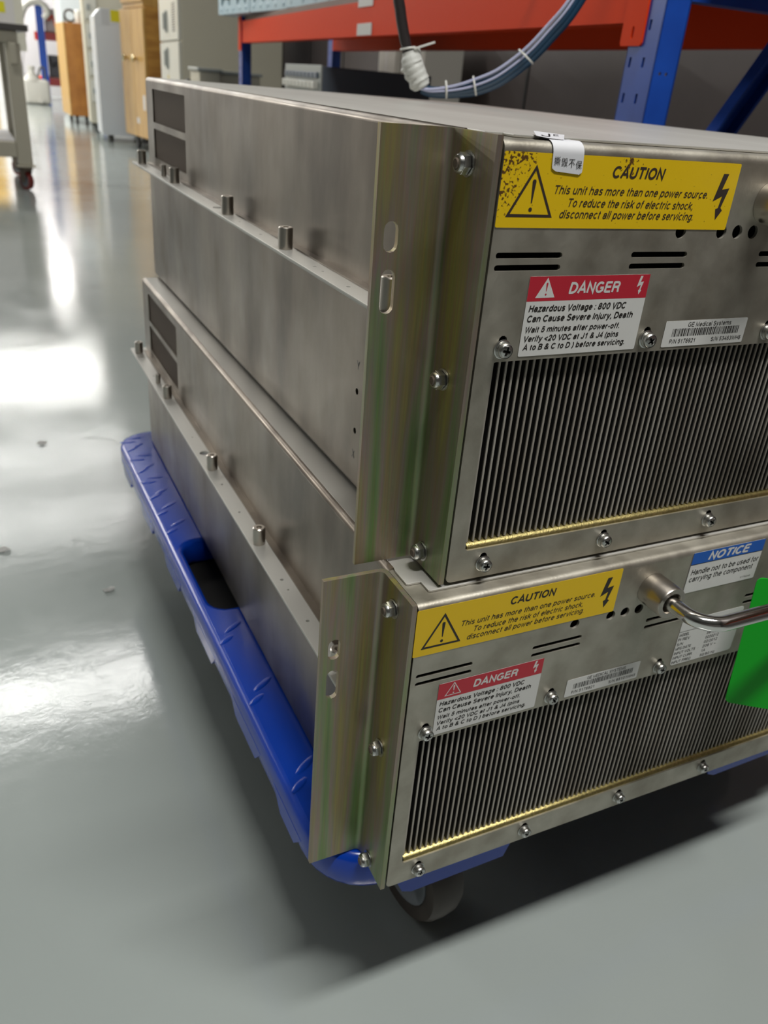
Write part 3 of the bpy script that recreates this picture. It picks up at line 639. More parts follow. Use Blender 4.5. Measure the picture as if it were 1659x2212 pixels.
    prof = [(0, 0), (0, yb + th - .004)] + arc(-.004, yb + th - .004, .004, 0, 90, 4) + [(-.0125, yb + th), (-.0125, yb)] + arc(-th - ri, yb - ri, ri, 90, 0, 5) + [(-th, 0)]
    prof = [(a, b) for a, b in prof]
    prism(bm, prof, lambda a, b, q: (a, b, q), .0006, H - .0002)
    sheet(bm, [(-fw, .0006), (-.0124, .0006), (-.0124, H - .0002), (-fw, H - .0002)],
          [slot(-.0297, .1710, .1777, .0037, 6), slot(-.0297, .1424, .1560, .0037, 6)], th, lambda u, v, w: (u, yb + th / 2 - w, v), .0)
    k = .026 if upper else 0.004
    for v in bm.verts: v.co.y += k * (v.co.z - .111) * max(0, v.co.y) / .036
    br = obj('mounting_bracket', bm, M['chromate'], root, 30, 'iridescent yellow green plated angle bracket')
    for y, z in (((.0208, .2085), (.0204, .1094), (.0208, .0101)) if upper else ((.0199, .2074), (.0198, .1060), (.0199, .0075))): nut(br, y, z)
    # --- screws
    for sx, sz in (top_s if upper else top_s[:5]) + bot_s:
        if upper or sx < .4: screw(root, sx, sz)
    # --- handle on two bosses
    bx, bz = (.1655, .1985); hx2 = .336
    bm = bmesh.new(); hy = -.0445; rr = .0165
    pts = [(bx, -.0165, bz), (bx, hy + rr, bz)] + [(bx + rr - rr * math.cos(math.radians(t)), hy + rr - rr * math.sin(math.radians(t)), bz) for t in range(10, 91, 10)]
    pts += [(hx2 - rr + rr * math.sin(math.radians(t)), hy + rr - rr * math.cos(math.radians(t)), bz) for t in range(0, 91, 10)] + [(hx2, -.0165, bz)]
    tube(bm, pts, .0047, 18)
    hd = obj('handle', bm, M['chrome'], root, 40, 'polished bent bar handle')
    for q in (bx, hx2):
        bm = bmesh.new(); Y = lambda a, b, h: (q + a, -h, bz + b)
        lathe(bm, [(.001, .0001), (.0106, .0001), (.0106, .0172), (.0101, .0182), (.0070, .0182), (.0064, .0172), (.0064, .0120), (.001, .0120)], Y, 28)
        obj('handle_boss', bm, M['nickel'], hd, 40)
    # --- labels
    caution(root, .0014 if upper else .0003, .1852 if upper else .1875, upper)
    danger(root, .0245 if upper else .0200, .1258, upper)
    if upper:
        serial(root, .1150, .1256, 'GE Medical Systems', 'P/N 5176921', 'S/N 53463WH6')
    else:
        serial(root, .1148, .1262, 'GE MEDICAL SYSTEMS', 'P/N 5176921', 'S/N 88101WH3')
        notice(root, .1940, .1880); rating(root, .2025, .1280)

upper = thing('amplifier_unit', 'upper steel rack unit of the stack, rust spotted caution label and torn white seal', 'electronic unit', (.0211, .011, .2243 + ZF), (-.0006, .0016, .0034))
build_unit(upper, True)
lower = thing('amplifier_unit', 'lower steel rack unit standing directly on the blue trolley, under the other unit', 'electronic unit', (0, 0, ZF + .0008))
build_unit(lower, False)
# white tamper seal wrapped over the upper unit's front edge
bm = bmesh.new()
def wrapf(u, v, w):      # u across, v along the strip from the front end upwards over the bend
    L1 = .0085; r = .0046; zt = H - .0056
    if v < L1: y, z, ny, nz = 0, zt - (L1 - v), -1, 0
    elif v < L1 + r * PI / 2:
        a = (v - L1) / r; y, z, ny, nz = .0042 - .0042 * math.cos(a), zt + .0042 * math.sin(a), -math.cos(a), math.sin(a)
    else: y, z, ny, nz = .0042 + (v - L1 - r * PI / 2), zt + .0042, 0, 1
    k = .0007 + w
    return (.0258 + u + (v - .008) * -.08, y + ny * k, z + nz * k)
rows = 22; ccols = 8; Wd = .0166; Ls = .0215; grid = []
for i in range(rows + 1):
    v = Ls * i / rows; row = []
    for j in range(ccols + 1):
        u = Wd * j / ccols; vv = v - (u / Wd) * .0012
        e = .0018
        if v < e: 
            q = e - math.sqrt(max(0, e * e - (e - v) ** 2)); u = min(max(u, q), Wd - q)
        row.append(bm.verts.new(wrapf(u, vv + .0012, 0)))
    grid.append(row)
for i in range(rows):
    for j in range(ccols): bm.faces.new((grid[i][j], grid[i][j + 1], grid[i + 1][j + 1], grid[i + 1][j]))
for i, ch in enumerate('撕毁不保'):
    x = .0009 + i * .0039
    text(bm, ch, x, x + .0033, .0036 - i * .0004, .0034, lambda u, v, w: wrapf(u, v, .00015), 0.0, 0.0, 1)
text(bm, 'ml', .004, .011, .0165, .003, lambda u, v, w: wrapf(u, v, .00015), 0, 0, 1)
obj('tamper_seal', bm, [M['sealw'], M['ink']], upper, 60, 'white torn tamper seal folded over the front edge')
bm = bmesh.new()
QS = [(.0185, .0035, .2214), (.0330, .0030, .2214), (.0425, .0160, .2228), (.0255, .0160, .2236)]
def seal2(u, v):
    a, b = u / .0185, v / .0125
    p = [QS[0][k] * (1 - a) * (1 - b) + QS[1][k] * a * (1 - b) + QS[2][k] * a * b + QS[3][k] * (1 - a) * b for k in range(3)]
    return (p[0], p[1], p[2] + .0009 * (1 - a) ** 2 * (1 - b))
g = [[bm.verts.new(seal2(.0185 * j / 8, .0125 * i / 5)) for j in range(9)] for i in range(6)]
for i in range(5):
    for j in range(8): bm.faces.new((g[i][j], g[i][j + 1], g[i + 1][j + 1], g[i + 1][j]))
def s2(u, v, w): p = seal2(u, v); return (p[0], p[1], p[2] + .0002)
text(bm, 'J', .004, .009, .002, .007, s2, 0, 0, 1, 0.0); text(bm, 'E', .012, .015, .006, .004, s2, 0, 0, 1)
obj('tamper_seal', bm, [M['sealw'], M['ink']], upper, 60, 'curled scrap of the white seal on the top sheet')

# green card hanging from the lower handle
card = thing('hanging_card', 'plain bright green plastic card hanging from the lower unit handle', 'card', (.2480, -.0085, ZF + .0925), (0, 0, -.61))
bm = bmesh.new()
sheet(bm, rrect(.001, 0, .052, .1035, .004, 4), [circ(.046, .096, .0022, 10)], .0008, lambda u, v, w: (u + (.1035 - v) * .062, w, v))
obj('card', bm, M['green_card'], card)
bm = bmesh.new()
tube(bm, [(.0460 + .002 * math.cos(t), -.004 + .0105 * math.sin(t), .1035 + .0105 * math.cos(t)) for t in [k * PI / 8 for k in range(16)]], .0008, 6, 0, True)
obj('cord_loop', bm, M['blk'], card, 60)

# ---------------------------------------------------------------- blue platform trolley
tr = thing('platform_trolley', 'blue plastic platform trolley carrying both stacked steel units', 'trolley', (-.0305, .0220, ZF), (0, 0, .0152))
TW, TL = .580, .775
bm = bmesh.new()
sheet(bm, rrect(0, 0, TW, TL, .046, 8), [rrect(.0125, .318, .085, .452, .018, 5), rrect(TW - .085, .318, TW - .0125, .452, .018, 5)], .030, lambda u, v, w: (u, v, -.0152 + w), .0055)
def oval(cx, cy, a, b, h, ang):
    n = 12; c, s = math.cos(ang), math.sin(ang); rings = []
    for q, hh in ((1.0, -.0002), (.8, h * .6), (.45, h)):
        rings.append([bm.verts.new((cx + (q * a * math.cos(2 * PI * k / n)) * c - (q * b * math.sin(2 * PI * k / n)) * s, cy + (q * a * math.cos(2 * PI * k / n)) * s + (q * b * math.sin(2 * PI * k / n)) * c, hh)) for k in range(n)])
    for A, B in zip(rings, rings[1:]):
        for k in range(n): bm.faces.new((A[k], A[(k + 1) % n], B[(k + 1) % n], B[k]))
    bm.faces.new(rings[-1])
for gi, gy in enumerate([.085, .185, .272, .485, .53, .57, .61, .645, .68, .715, .74]):
    for q in range(2):
        if gi < 5: oval(.011 + .011 * q, gy + .017 * q - .004, .0125 - .003 * (1 - q), .0032, .00045, .62)
        else: oval(.012 + .010 * q, gy + .012 * q, .0115, .0030, .00045, -.12 + .75 * (gi % 2))
# lower rim with its feet
for y0, y1 in ((.055, .100), (.145, .215), (.275, .345), (.405, .475), (.535, .605), (.665, .72)):
    for s in (0, 1):
        xa = -.0002 if s == 0 else TW - .012
        prism(bm, [(y0 - .008, -.018), (y0 + .006, -.0345), (y1 - .010, -.0345), (y1 + .006, -.018)], lambda a, b, t: (t, a, b), xa, xa + .0132)
for x0, x1 in ((.052, .155), (.352, TW - .052)):
    prism(bm, [(x0, -.028), (x0 + .008, -.046), (x0 + .016, -.050), (x1 - .008, -.050), (x1, -.028)], lambda a, b, t: (a, t, b), .0015, .015)
dk = obj('deck', bm, M['blue_plastic'], tr, 45)
bm = bmesh.new(); box(bm, .0145, TW - .0145, .02, TL - .02, -.034, -.0312)
obj('under_shade_sheet', bm, M['dark'], tr)  # added dark sheet, paints the shade below the deck and its hand hole
def caster(parent, x, y, z, R, wd, swiv, matw, math_, top):
    c = bpy.data.objects.new('caster', None); C.objects.link(c); c.parent = parent; c.location = (x, y, z); c.rotation_euler = (0, 0, swiv)
    bm = bmesh.new(); X = lambda a, b, h: (h, a, b)
    w2 = wd / 2; k = R / .05
    lathe(bm, [(R * .66, -w2 + .002 * k), (R * .93, -w2 + .001 * k), (R * .985, -w2 * .6), (R, 0), (R * .985, w2 * .6), (R * .93, w2 - .001 * k), (R * .66, w2 - .002 * k)], X, 40)
    obj('tyre', bm, matw, c, 50)
    bm = bmesh.new()
    lathe(bm, [(.0, -w2 - .003 * k), (R * .16, -w2 - .003 * k), (R * .2, -w2), (R * .5, -w2 + .004 * k), (R * .62, -w2 + .001 * k), (R * .68, -w2 + .001 * k), (R * .68, w2 - .001 * k), (R * .5, w2 - .004 * k), (R * .2, w2), (0, w2 + .003 * k)], X, 32)
    obj('hub', bm, math_, c, 50)
    bm = bmesh.new()
    for s in (-1, 1):
        xa = s * (w2 + .006 * k); prism(bm, [(-.014 * k, -.008 * k), (.014 * k, -.008 * k), (.026 * k, R + .004 * k), (-.026 * k, R + .004 * k)], lambda a, b, t: (t, a, b), xa - .0012 * k, xa + .0012 * k)
    box(bm, -w2 - .008 * k, w2 + .008 * k, -.027 * k, .027 * k, R + .003 * k, R + .007 * k)
    box(bm, -w2 - .012 * k, w2 + .012 * k, -.03 * k, .03 * k, R + .009 * k, top)
    tube(bm, [(-w2 - .009 * k, 0, 0), (w2 + .009 * k, 0, 0)], .005 * k, 10)
    obj('fork', bm, M['grille'], c, 40)
    return c
for cx, cy, sw in ((.116, .070, .10), (TW - .06, .13, .1), (.11, TL - .09, -.2), (TW - .11, TL - .09, .1)):
    caster(tr, cx, cy, -ZF + .0502, .050, .032, sw, M['rubber'], M['hub'], ZF - .0502 - .0315)

# ---------------------------------------------------------------- blue and red storage rack beside the trolley
RR = (0, 0, -TH)
rack = thing('storage_rack', 'blue and red steel storage rack standing right behind the stacked units', 'rack', tuple(R0), RR)
def upright(u0, u1, depth, v0, nslot, zt=2.2, parent=rack):
    bm = bmesh.new(); t = .0022; hs = []
    z = .10 + .0
    zs = [ZF + .512 + .0433 * k for k in range(-14, 20)]
    zs = [q for q in zs if q < zt - .012]
    for i, zz in enumerate(zs):
        for q, uu in enumerate((u0 + .025, u1 - .011)):
            hs.append([(uu - .0022, zz - .006), (uu + .0028, zz - .006), (uu + .0022, zz + .006), (uu - .0028, zz + .006)])
    sheet(bm, [(u0, .004), (u1, .004), (u1, zt), (u0, zt)], hs, t, lambda a, b, w: (v0 + t / 2 + w, a, b))
    sh = []
    for zz in zs[::2]:
        for q in (v0 + .012, v0 + .022): sh.append(circ(q, zz - .012, .0024, 8))
    sheet(bm, [(v0, .004), (v0 + depth, .004), (v0 + depth, zt), (v0, zt)], sh, t, lambda a, b, w: (a, u0 + t / 2 + w, b))
    box(bm, v0, v0 + depth, u1 - t, u1, .004, zt)
    box(bm, v0 + depth - t, v0 + depth, u0, u0 + .012, .004, zt)
    box(bm, v0 - .01, v0 + depth + .01, u0 - .01, u1 + .01, 0, .004)
    obj('upright', bm, M['rack_blue'], parent)
RD = .42
ZB0, ZB1 = ZF + .559, ZF + .648
for a, b, zt_ in ((-.046, .020, 2.2), (2.705, 2.770, ZB1 + .002)):
    upright(a, b, .038, 0.0, 10, zt_); upright(a, b, .038, RD - .038, 10, zt_)
def beam(u0, u1, va, z0, z1, conn_front):
    bm = bmesh.new(); wd = .036
    prof = [(va, z0), (va + wd, z0), (va + wd, z1), (va + wd * .55, z1), (va + wd * .55, z1 - .014), (va, z1 - .014)]
    if conn_front is False: prof = [(2 * va + wd - a, b) for a, b in prof]
    prism(bm, prof, lambda a, b, t: (a, t, b), u0, u1)
    o = obj('beam', bm, M['rack_red'], rack, 40)
    return o
bf = beam(.032, 2.705, .001, ZB0, ZB1, True)
b2 = beam(.032, 2.705, RD - .037, ZB0 + .004, ZB1 - .006, False)
b3 = beam(-2.0, -.052, RD - .037, ZB0 + .004, ZB1 - .006, False)
for u0, u1 in ((-.022, .036), (2.700, 2.765)):
    bm = bmesh.new()
    sheet(bm, rrect(u0 + .010, ZB0 - .028, u1, ZB1 + (.03 if u0 < 1 else .003), .004, 2), [slot((u0 + u1) / 2 + .004, ZB0 - .017, ZB0 - .007, .0025, 4)] , .003, lambda a, b, w: (-.0018 + w, a, b))
    obj('end_connector', bm, M['rack_red'], bf)
for zz in (.628, .567):
    bm = bmesh.new(); box(bm, -.0012, .0008, 1.10, 1.21, ZF + zz - .006, ZF + zz + .020, mi=0); obj('paper_tag', bm, M['tag'], bf, label='small white paper tag')
bm = bmesh.new(); box(bm, .012, RD - .01, .034, 2.70, ZB1 - .013, ZB1 + .004); box(bm, .05, RD - .01, -2.0, -.06, ZB1 - .013, ZB1 + .004); obj('shelf_board', bm, M['board'], rack)
bm = bmesh.new(); box(bm, .01, RD - .01, .03, 2.70, ZF + .19, ZF + .205); obj('shelf_board', bm, M['board'], rack)
for zz in (ZF + .100,):
    for va in (.001, RD - .037):
        bm = bmesh.new(); box(bm, va, va + .036, .022, 2.704, zz, ZF + .19); obj('beam', bm, M['rack_red'], rack)
bm = bmesh.new()
box(bm, .036, RD - .036, -.040, -.014, ZF + .585, ZF + .617)
obj('side_brace', bm, M['rack_blue'], rack)
bm = bmesh.new()
ang = math.atan2(.1, .052)
p0 = Vector((.055, -.03, ZF + .300)); p1 = Vector((.232, -.03, ZF + .59)); d = (p1 - p0).normalized(); nn = Vector((d.z, 0, -d.x))
for s0, s1, ya, yb in ((-.016, .016, -.004, 0), (-.016, -.012, -.022, -.004), (.012, .016, -.022, -.004)):
    q = [p0 + nn * s0, p0 + nn * s1, p1 + nn * s1, p1 + nn * s0]
    prism(bm, [(v.x, v.z) for v in q], lambda a, b, t: (a, -.03 + t, b), ya, yb)
obj('diagonal_brace', bm, M['rack_blue'], rack)

# pale blue moulded trays on the rack shelf
def tray(v, u, yaw, wu, label, n):
    o = thing('moulded_tray', label, 'tray', rk(v, u, ZB1 + .0055), (0, 0, -TH + yaw), 'pale blue trays on the rack shelf')
    bm = bmesh.new(); hs = []
    for k in range(n):
        c = wu * (k + .5) / n
        hs.append([(c - wu / n * .30, .030), (c - wu / n * .2, .030), (c - wu / n * .1, .05), (c + wu / n * .1, .05), (c + wu / n * .2, .030), (c + wu / n * .30, .030), (c + wu / n * .30, .085), (c - wu / n * .30, .085)])
    sheet(bm, rrect(0, 0, wu, .105, .006, 2), hs, .010, lambda a, b, w: (.005 + w, a, b), .001)
    box(bm, .010, .20, 0, .008, .0, .105); box(bm, .010, .20, wu - .008, wu, 0, .105); box(bm, .19, .20, 0, wu, 0, .105); box(bm, .010, .20, 0, wu, 0, .006)
    for k in range(5): 
        y = wu * (k + .5) / 5; lathe(bm, [(.0, -.004), (.010, 0), (.010, .002)], lambda a, b, h: (h - .0005, y + a, .018 + b), 10)
    obj('shell', bm, M['bin_blue'], o, 40)
    bm = bmesh.new(); box(bm, .022, .17, .012, wu - .012, .0065, .092); obj('circuit_board', bm, M['bin_dark'], o)
tray(-.018, 2.47, .118, .40, 'pale blue moulded tray at the far left end of the rack shelf', 2)
tray(.028, 2.065, .118, .395, 'pale blue moulded tray in the middle of the shelf row', 2)
tray(.070, 1.50, .118, .52, 'pale blue moulded tray nearest the black cable', 3)

# equipment chassis under the shelf: pale connector end, slate side
A = Vector((.800, 2.210, 0)); eyaw = -TH
eq = thing('equipment_chassis', 'slate blue electronic chassis with rows of white connectors, under the rack shelf', 'electronic unit', (A.x, A.y, ZF + .2065), (0, 0, eyaw))
EZ = .283
bm = bmesh.new(); box(bm, 0, .345, .002, .425, 0, EZ, .003); obj('housing', bm, M['eq_blue'], eq)
bm = bmesh.new(); box(bm, -.006, -.0005, -.002, .43, 0, EZ + .002, .001); ef = obj('end_plate', bm, M['eq_grey'], eq)
for row, (zz, hh, mt) in enumerate(((.250, .016, 'eq_blue'), (.222, .020, 'conn'), (.195, .014, 'conn_g'))):
    for k in range(9):
        y = .022 + k * .044; bm = bmesh.new(); box(bm, -.022 if row == 1 else -.014, -.0062, y, y + .034, zz, zz + hh, .002); obj('connector', bm, M[mt], ef)
for p, lab, sz in ((rk(.56, 2.42, 0), 'left white carton standing behind the rack beam', (.17, .2)), (rk(.58, 2.16, 0), 'right greyish white carton standing behind the rack beam', (.16, .24))):
    o = thing('carton', lab, 'box', p, RR, 'cartons behind the rack')
    bm = bmesh.new(); box(bm, 0, sz[0], 0, sz[1], 0, ZF + .64, .003); obj('body', bm, M['carton'], o)
    bm = bmesh.new(); box(bm, -.0012, .0004, sz[1] * .45, sz[1] * .55, .1, ZF + .64); obj('tape', bm, M['tag'], o)

# cable loop: black cable in a white wrap, blue tubes leading away
cb = thing('cable_bundle', 'black cable and blue tubes, wrapped in white foam, looping over the top unit', 'cable', (.327, .673, .4465 + ZF))
def T(p): return (p[0] - .327, p[1] - .673, p[2] - .4465)
bm = bmesh.new()
tube(bm, spline([T(p) for p in ((.86, 1.02, .6602), (.76, .98, .6602), (.62, .90, .70), (.44, .79, .71), (.31, .70, .63), (.294, .688, .56), (.297, .686, .535), (.303, .684, .512), (.310, .681, .490), (.313, .679, .478))]), .0065, 10)
obj('black_cable', bm, M['black_rub'], cb, 60)
bm = bmesh.new()
wp = spline([T(p) for p in ((.309, .681, .496), (.312, .679, .487), (.316, .677, .478), (.322, .675, .468), (.327, .673, .459))], 5)
tube(bm, wp, [.0065 + .0055 * min(1, i / 5) + .0010 * math.sin(i * 2.1) - .003 * max(0, (i - 16) / 4) for i in range(len(wp))], 12)
tube(bm, spline([T(p) for p in ((.306, .682, .480), (.312, .678, .470), (.320, .675, .458))], 5), [.0052 + .0014 * math.sin(i * 1.7) for i in range(11)], 10)
tube(bm, spline([T(p) for p in ((.316, .678, .500), (.321, .676, .486), (.330, .672, .466))], 5), .0052, 10)
obj('foam_wrap', bm, M['wrap'], cb, 60)
base = [(.327, .673, .4585), (.338, .666, .4565), (.362, .653, .4600), (.383, .641, .4665), (.405, .627, .479), (.429, .612, .502), (.446, .600, .526), (.465, .587, .558), (.50, .59, .62), (.59, .68, .70), (.72, .80, .672), (.84, .88, .664)]
for dx, dz, mt, rr in ((0, -.001, 'teal', .0060), (.004, -.0040, 'teal', .0058), (-.003, .0062, 'lav', .0017), (-.001, .0002, 'lav', .0014)):  # the thin pale strands are painted highlights on the blue tubes
    bm = bmesh.new(); pts = []
    for i, p in enumerate(base):
        k = min(1, i / 3)
        pts.append(T((p[0] + dx * k - (.004 if mt == 'lav' else 0), p[1] - (.004 if mt == 'lav' else 0), max(p[2] + dz * k, .4465 + rr + .0008))))
    tube(bm, spline(pts), rr, 10); obj('blue_tube' if mt == 'teal' else 'tube_highlight', bm, M[mt], cb, 60)
def ring(c, t, r, rr=.0012):
    t = Vector(t).normalized(); a = t.orthogonal().normalized(); b = t.cross(a); bm = bmesh.new(); c = Vector(T(c))
    tube(bm, [c + (a * math.cos(q) + b * math.sin(q)) * r for q in [k * PI / 10 for k in range(20)]], rr, 6, 0, True)
    return bm
for c, t, r in (((.308, .6815, .499), (.2, -.1, -1), .0085), ((.352, .6585, .4597), (1, -.5, .15), .0092), ((.381, .642, .4665), (1, -.6, .35), .0100), ((.428, .6125, .5010), (.6, -.4, 1), .0110)):
    bm = ring(c, t, r)
    if t[2] == -1: tube(bm, [T((.312, .673, .499)), T((.322, .668, .503)), T((.333, .662, .5075))], .0013, 6)
    obj('cable_tie', bm, M['tie'], cb, 60)

# ---------------------------------------------------------------- background row along the aisle
def cab(name, label, cat, v, u, yaw=0.0): return thing(name, label, cat, rk(v, u, 0), (0, 0, -TH + yaw))
def wheels(parent, w, d, r=.03, gap=.03):
    for x in (gap, w - gap):
        for y in (gap, d - gap):
            bm = bmesh.new(); tube(bm, [(x - .012, y, r + .001), (x + .012, y, r + .001)], r, 16); box(bm, x - .018, x + .018, y - .02, y + .02, r * 1.9, r * 2 + .012); obj('caster', bm, M['blk'], parent)
# tall beige cabinet
o = cab('equipment_cabinet', 'tall beige metal cabinet with vents and handles beyond the rack end', 'cabinet', -.005, 4.55)
bm = bmesh.new(); box(bm, .012, .62, 0, .95, .06, 1.95, .006); box(bm, .03, .60, .02, .93, 0, .06); obj('body', bm, M['beige'], o)
for z0, z1, hz in ((.755, 1.93, .86), (.07, .745, .655)):
    bm = bmesh.new(); box(bm, -.008, .011, .006, .944, z0, z1, .003); dr = obj('door', bm, M['beige_l'], o)
    bm = bmesh.new(); box(bm, -.022, -.008, .50, .55, hz - .06, hz + .06, .005); box(bm, -.034, -.022, .515, .535, hz - .045, hz + .045, .004); obj('door_handle', bm, M['eq_grey'], dr)
bm = bmesh.new()
for k in range(12): box(bm, -.0095, -.008, .11, .27, .80 + k * .013, .806 + k * .013)
obj('vent_louvre', bm, M['ltop'], dr)
bm = bmesh.new(); box(bm, -.0092, -.008, .50, .58, .50, .56); obj('sticker', bm, mat('pale_yellow', (.6, .5, .2), .5), dr)
# small grey instrument cart in front of it
o = cab('instrument_cart', 'low grey instrument cart between the rack end and the tall beige cabinet', 'cart', -.075, 3.36)
bm = bmesh.new(); box(bm, 0, .10, 0, .30, .12, ZF + .44, .006); box(bm, .102, .30, .03, .28, .12, ZF + .435, .004); obj('body', bm, M['beige'], o)
bm = bmesh.new(); box(bm, -.01, .11, -.01, .31, ZF + .441, ZF + .456, .004); box(bm, .105, .31, .02, .29, ZF + .436, ZF + .450, .003); obj('lid', bm, M['eq_grey'], o)
bm = bmesh.new(); tube(bm, [(-.035, .10, .50 + ZF - .11), (-.035, .16, .50 + ZF - .11)], .012, 12); box(bm, -.03, .0, .12, .14, .385 + ZF, .395 + ZF); obj('knob', bm, M['blk'], o)
wheels(o, .30, .28, .04, .04)
# plywood cabinet
o = cab('plywood_cabinet', 'pale plywood cabinet with two brass knobs beside the white cabinet', 'cabinet', -.075, 5.90, .20)
bm = bmesh.new(); box(bm, .012, .55, 0, .60, .10, .965, .004); obj('body', bm, M['wood'], o)
bm = bmesh.new(); box(bm, -.008, .011, .002, .298, .103, .96, .003); d1 = obj('door', bm, M['wood_pale'], o)
bm = bmesh.new(); box(bm, -.008, .011, .302, .598, .103, .96, .003); d2 = obj('door', bm, M['wood_pale'], o)
for d_, y in ((d1, .20), (d2, .44)):
    bm = bmesh.new(); lathe(bm, [(.008, 0), (.010, .012), (.024, .022), (.026, .032), (.016, .040), (0, .042)], lambda a, b, h: (-.008 - h, y + a, .64 + b), 16); obj('knob', bm, M['brass'], d_, 50)
bm = bmesh.new(); box(bm, -.010, -.008, .20, .27, .20, .24); obj('paper_tag', bm, M['tag'], d1); 
bm = bmesh.new(); box(bm, -.0095, -.008, .03, .09, .30, .40); obj('paper_tag', bm, M['tag'], d1)
wheels(o, .52, .56, .042, .06)
o = cab('wooden_crate', 'pale wooden crate resting on top of the plywood cabinet', 'crate', -.075, 5.93, .20)
bm = bmesh.new(); box(bm, 0, .16, .0, .52, .9665, 1.30, .004)
for z in (1.0, 1.22): box(bm, -.012, -.0005, -.01, .53, z, z + .05, .003)
obj('body', bm, M['wood_pale'], o)
o = cab('grey_toolbox', 'dark grey box on the plywood cabinet behind the wooden crate', 'box', .095, 5.98, .20)
bm = bmesh.new(); box(bm, 0, .33, 0, .4, .9665, 1.22, .008); obj('body', bm, mat('toolbox_grey', (.13, .13, .13), .5), o)
bm = bmesh.new(); box(bm, .01, .32, .01, .39, 1.2205, 1.25, .006); obj('lid', bm, M['ltop'], o)
# bluish white cabinet
o = cab('white_cabinet', 'smooth bluish white cabinet with a square yellow sticker near its top', 'cabinet', -.37, 6.80, .03)
bm = bmesh.new(); prism(bm, [(0, .055), (.52, .055), (.52, .972), (.05, .972), (0, .915)], lambda a, b, t: (a, t, b), 0, .45); obj('body', bm, M['cabwhite'], o)
bm = bmesh.new(); box(bm, .125, .215, -.0012, .0004, .885, .965); obj('sticker', bm, M['yellow_stick'], o, label='square yellow sticker')
bm = bmesh.new(); box(bm, .055, .115, -.0012, .0004, .86, .965); obj('paper_label', bm, mat('greyish_label', (.5, .54, .58), .5), o)
bm = bmesh.new(); box(bm, .21, .25, -.0012, .0004, .56, .76); obj('vent_panel', bm, M['ltop'], o)
wheels(o, .45, .40, .026, .08)
# taller beige cabinet behind it
o = cab('equipment_cabinet', 'narrow beige cabinet between the white cabinet and the orange plywood box', 'cabinet', -.42, 7.75)
bm = bmesh.new(); box(bm, 0, .5, 0, .5, .08, 1.7, .006); obj('body', bm, M['beige'], o)
for k in range(4):
    bm = bmesh.new(); box(bm, .02, .12, -.012, .0, .26 + k * .22, .44 + k * .22, .003); dd = obj('drawer', bm, M['beige_l'], o)
    bm = bmesh.new(); box(bm, .035, .065, -.022, -.0122, .33 + k * .22, .37 + k * .22, .003); obj('drawer_pull', bm, M['eq_grey'], dd)
wheels(o, .48, .46, .036, .06)
# orange plywood box on castors
o = thing('plywood_box', 'orange plywood box on wheels with a spool on its top, far end of the aisle', 'box', (.885, 9.30, 0), (0, 0, 0.0))
bm = bmesh.new(); box(bm, 0, .255, 0, .70, .082, .90, .006); obj('body', bm, M['wood_dk'], o)
bm = bmesh.new(); box(bm, -.012, -.0005, .0, .70, .082, .90, .003); obj('side_panel', bm, M['wood_pale'], o)
bm = bmesh.new(); prism(bm, arc(.225, .20, .026, 0, 330, 12), lambda a, b, t: (a, t, b), -.002, -.0004); obj('paper_tag', bm, M['paper'], o, label='white oval paper tag')
wheels(o, .255, .6, .038, .05)
o = thing('cable_spool', 'white spool with a dark coil standing on the orange plywood box', 'spool', (.96, 9.45, .9005))
bm = bmesh.new()
tube(bm, [(.05 * math.cos(k * PI / 8), 0, .062 + .05 * math.sin(k * PI / 8)) for k in range(16)], .011, 8, 0, True); obj('coil', bm, M['ltop'], o, 60)
bm = bmesh.new(); lathe(bm, [(0, .0), (.045, .0), (.045, .105), (.03, .118), (0, .118)], lambda a, b, h: (.085 + a, b, h), 20); obj('drum', bm, M['poly'], o, 50)
o = thing('white_cabinet', 'tall pale white cabinet rising behind the orange plywood box', 'cabinet', (1.02, 10.9, 0), (0, 0, 0))
bm = bmesh.new(); box(bm, 0, .38, 0, .5, .05, 1.75, .006); box(bm, .03, .35, .03, .47, 0, .05); obj('body', bm, mat('pale_white_enamel', (.66, .71, .72), .35), o)
bm = bmesh.new(); box(bm, .015, .365, -.012, 0, .08, 1.70, .003); dd = obj('door', bm, mat('pale_white_door', (.68, .73, .74), .35), o)
bm = bmesh.new(); box(bm, .03, .05, -.03, -.0122, .85, 1.0, .003); obj('door_handle', bm, M['eq_grey'], dd)
# white jug on the floor
o = thing('plastic_carboy', 'cloudy white plastic carboy with a narrow neck, standing on the far floor', 'container', (.85, 12.85, 0))
bm = bmesh.new(); box(bm, -.165, .165, -.12, .12, .001, .30, .045, 4); lathe(bm, [(.13, .28), (.07, .34), (.04, .37), (.04, .43)], lambda a, b, h: (-.04 + a, b, h), 18); obj('body', bm, M['poly'], o, 60)
bm = bmesh.new(); lathe(bm, [(.046, .415), (.046, .455), (0, .455)], lambda a, b, h: (-.04 + a, b, h), 16); obj('cap', bm, M['poly'], o, 50)
bm = bmesh.new(); tube(bm, spline([(.03, -.05, .33), (.07, -.05, .44), (.12, -.05, .43), (.12, -.05, .30)]), .012, 8); obj('handle', bm, M['ltop'], o, 50)
bm = bmesh.new(); tube(bm, [(.03, -.119, .05), (.03, -.17, .05)], .03, 12); obj('tap', bm, M['poly'], o, 50)
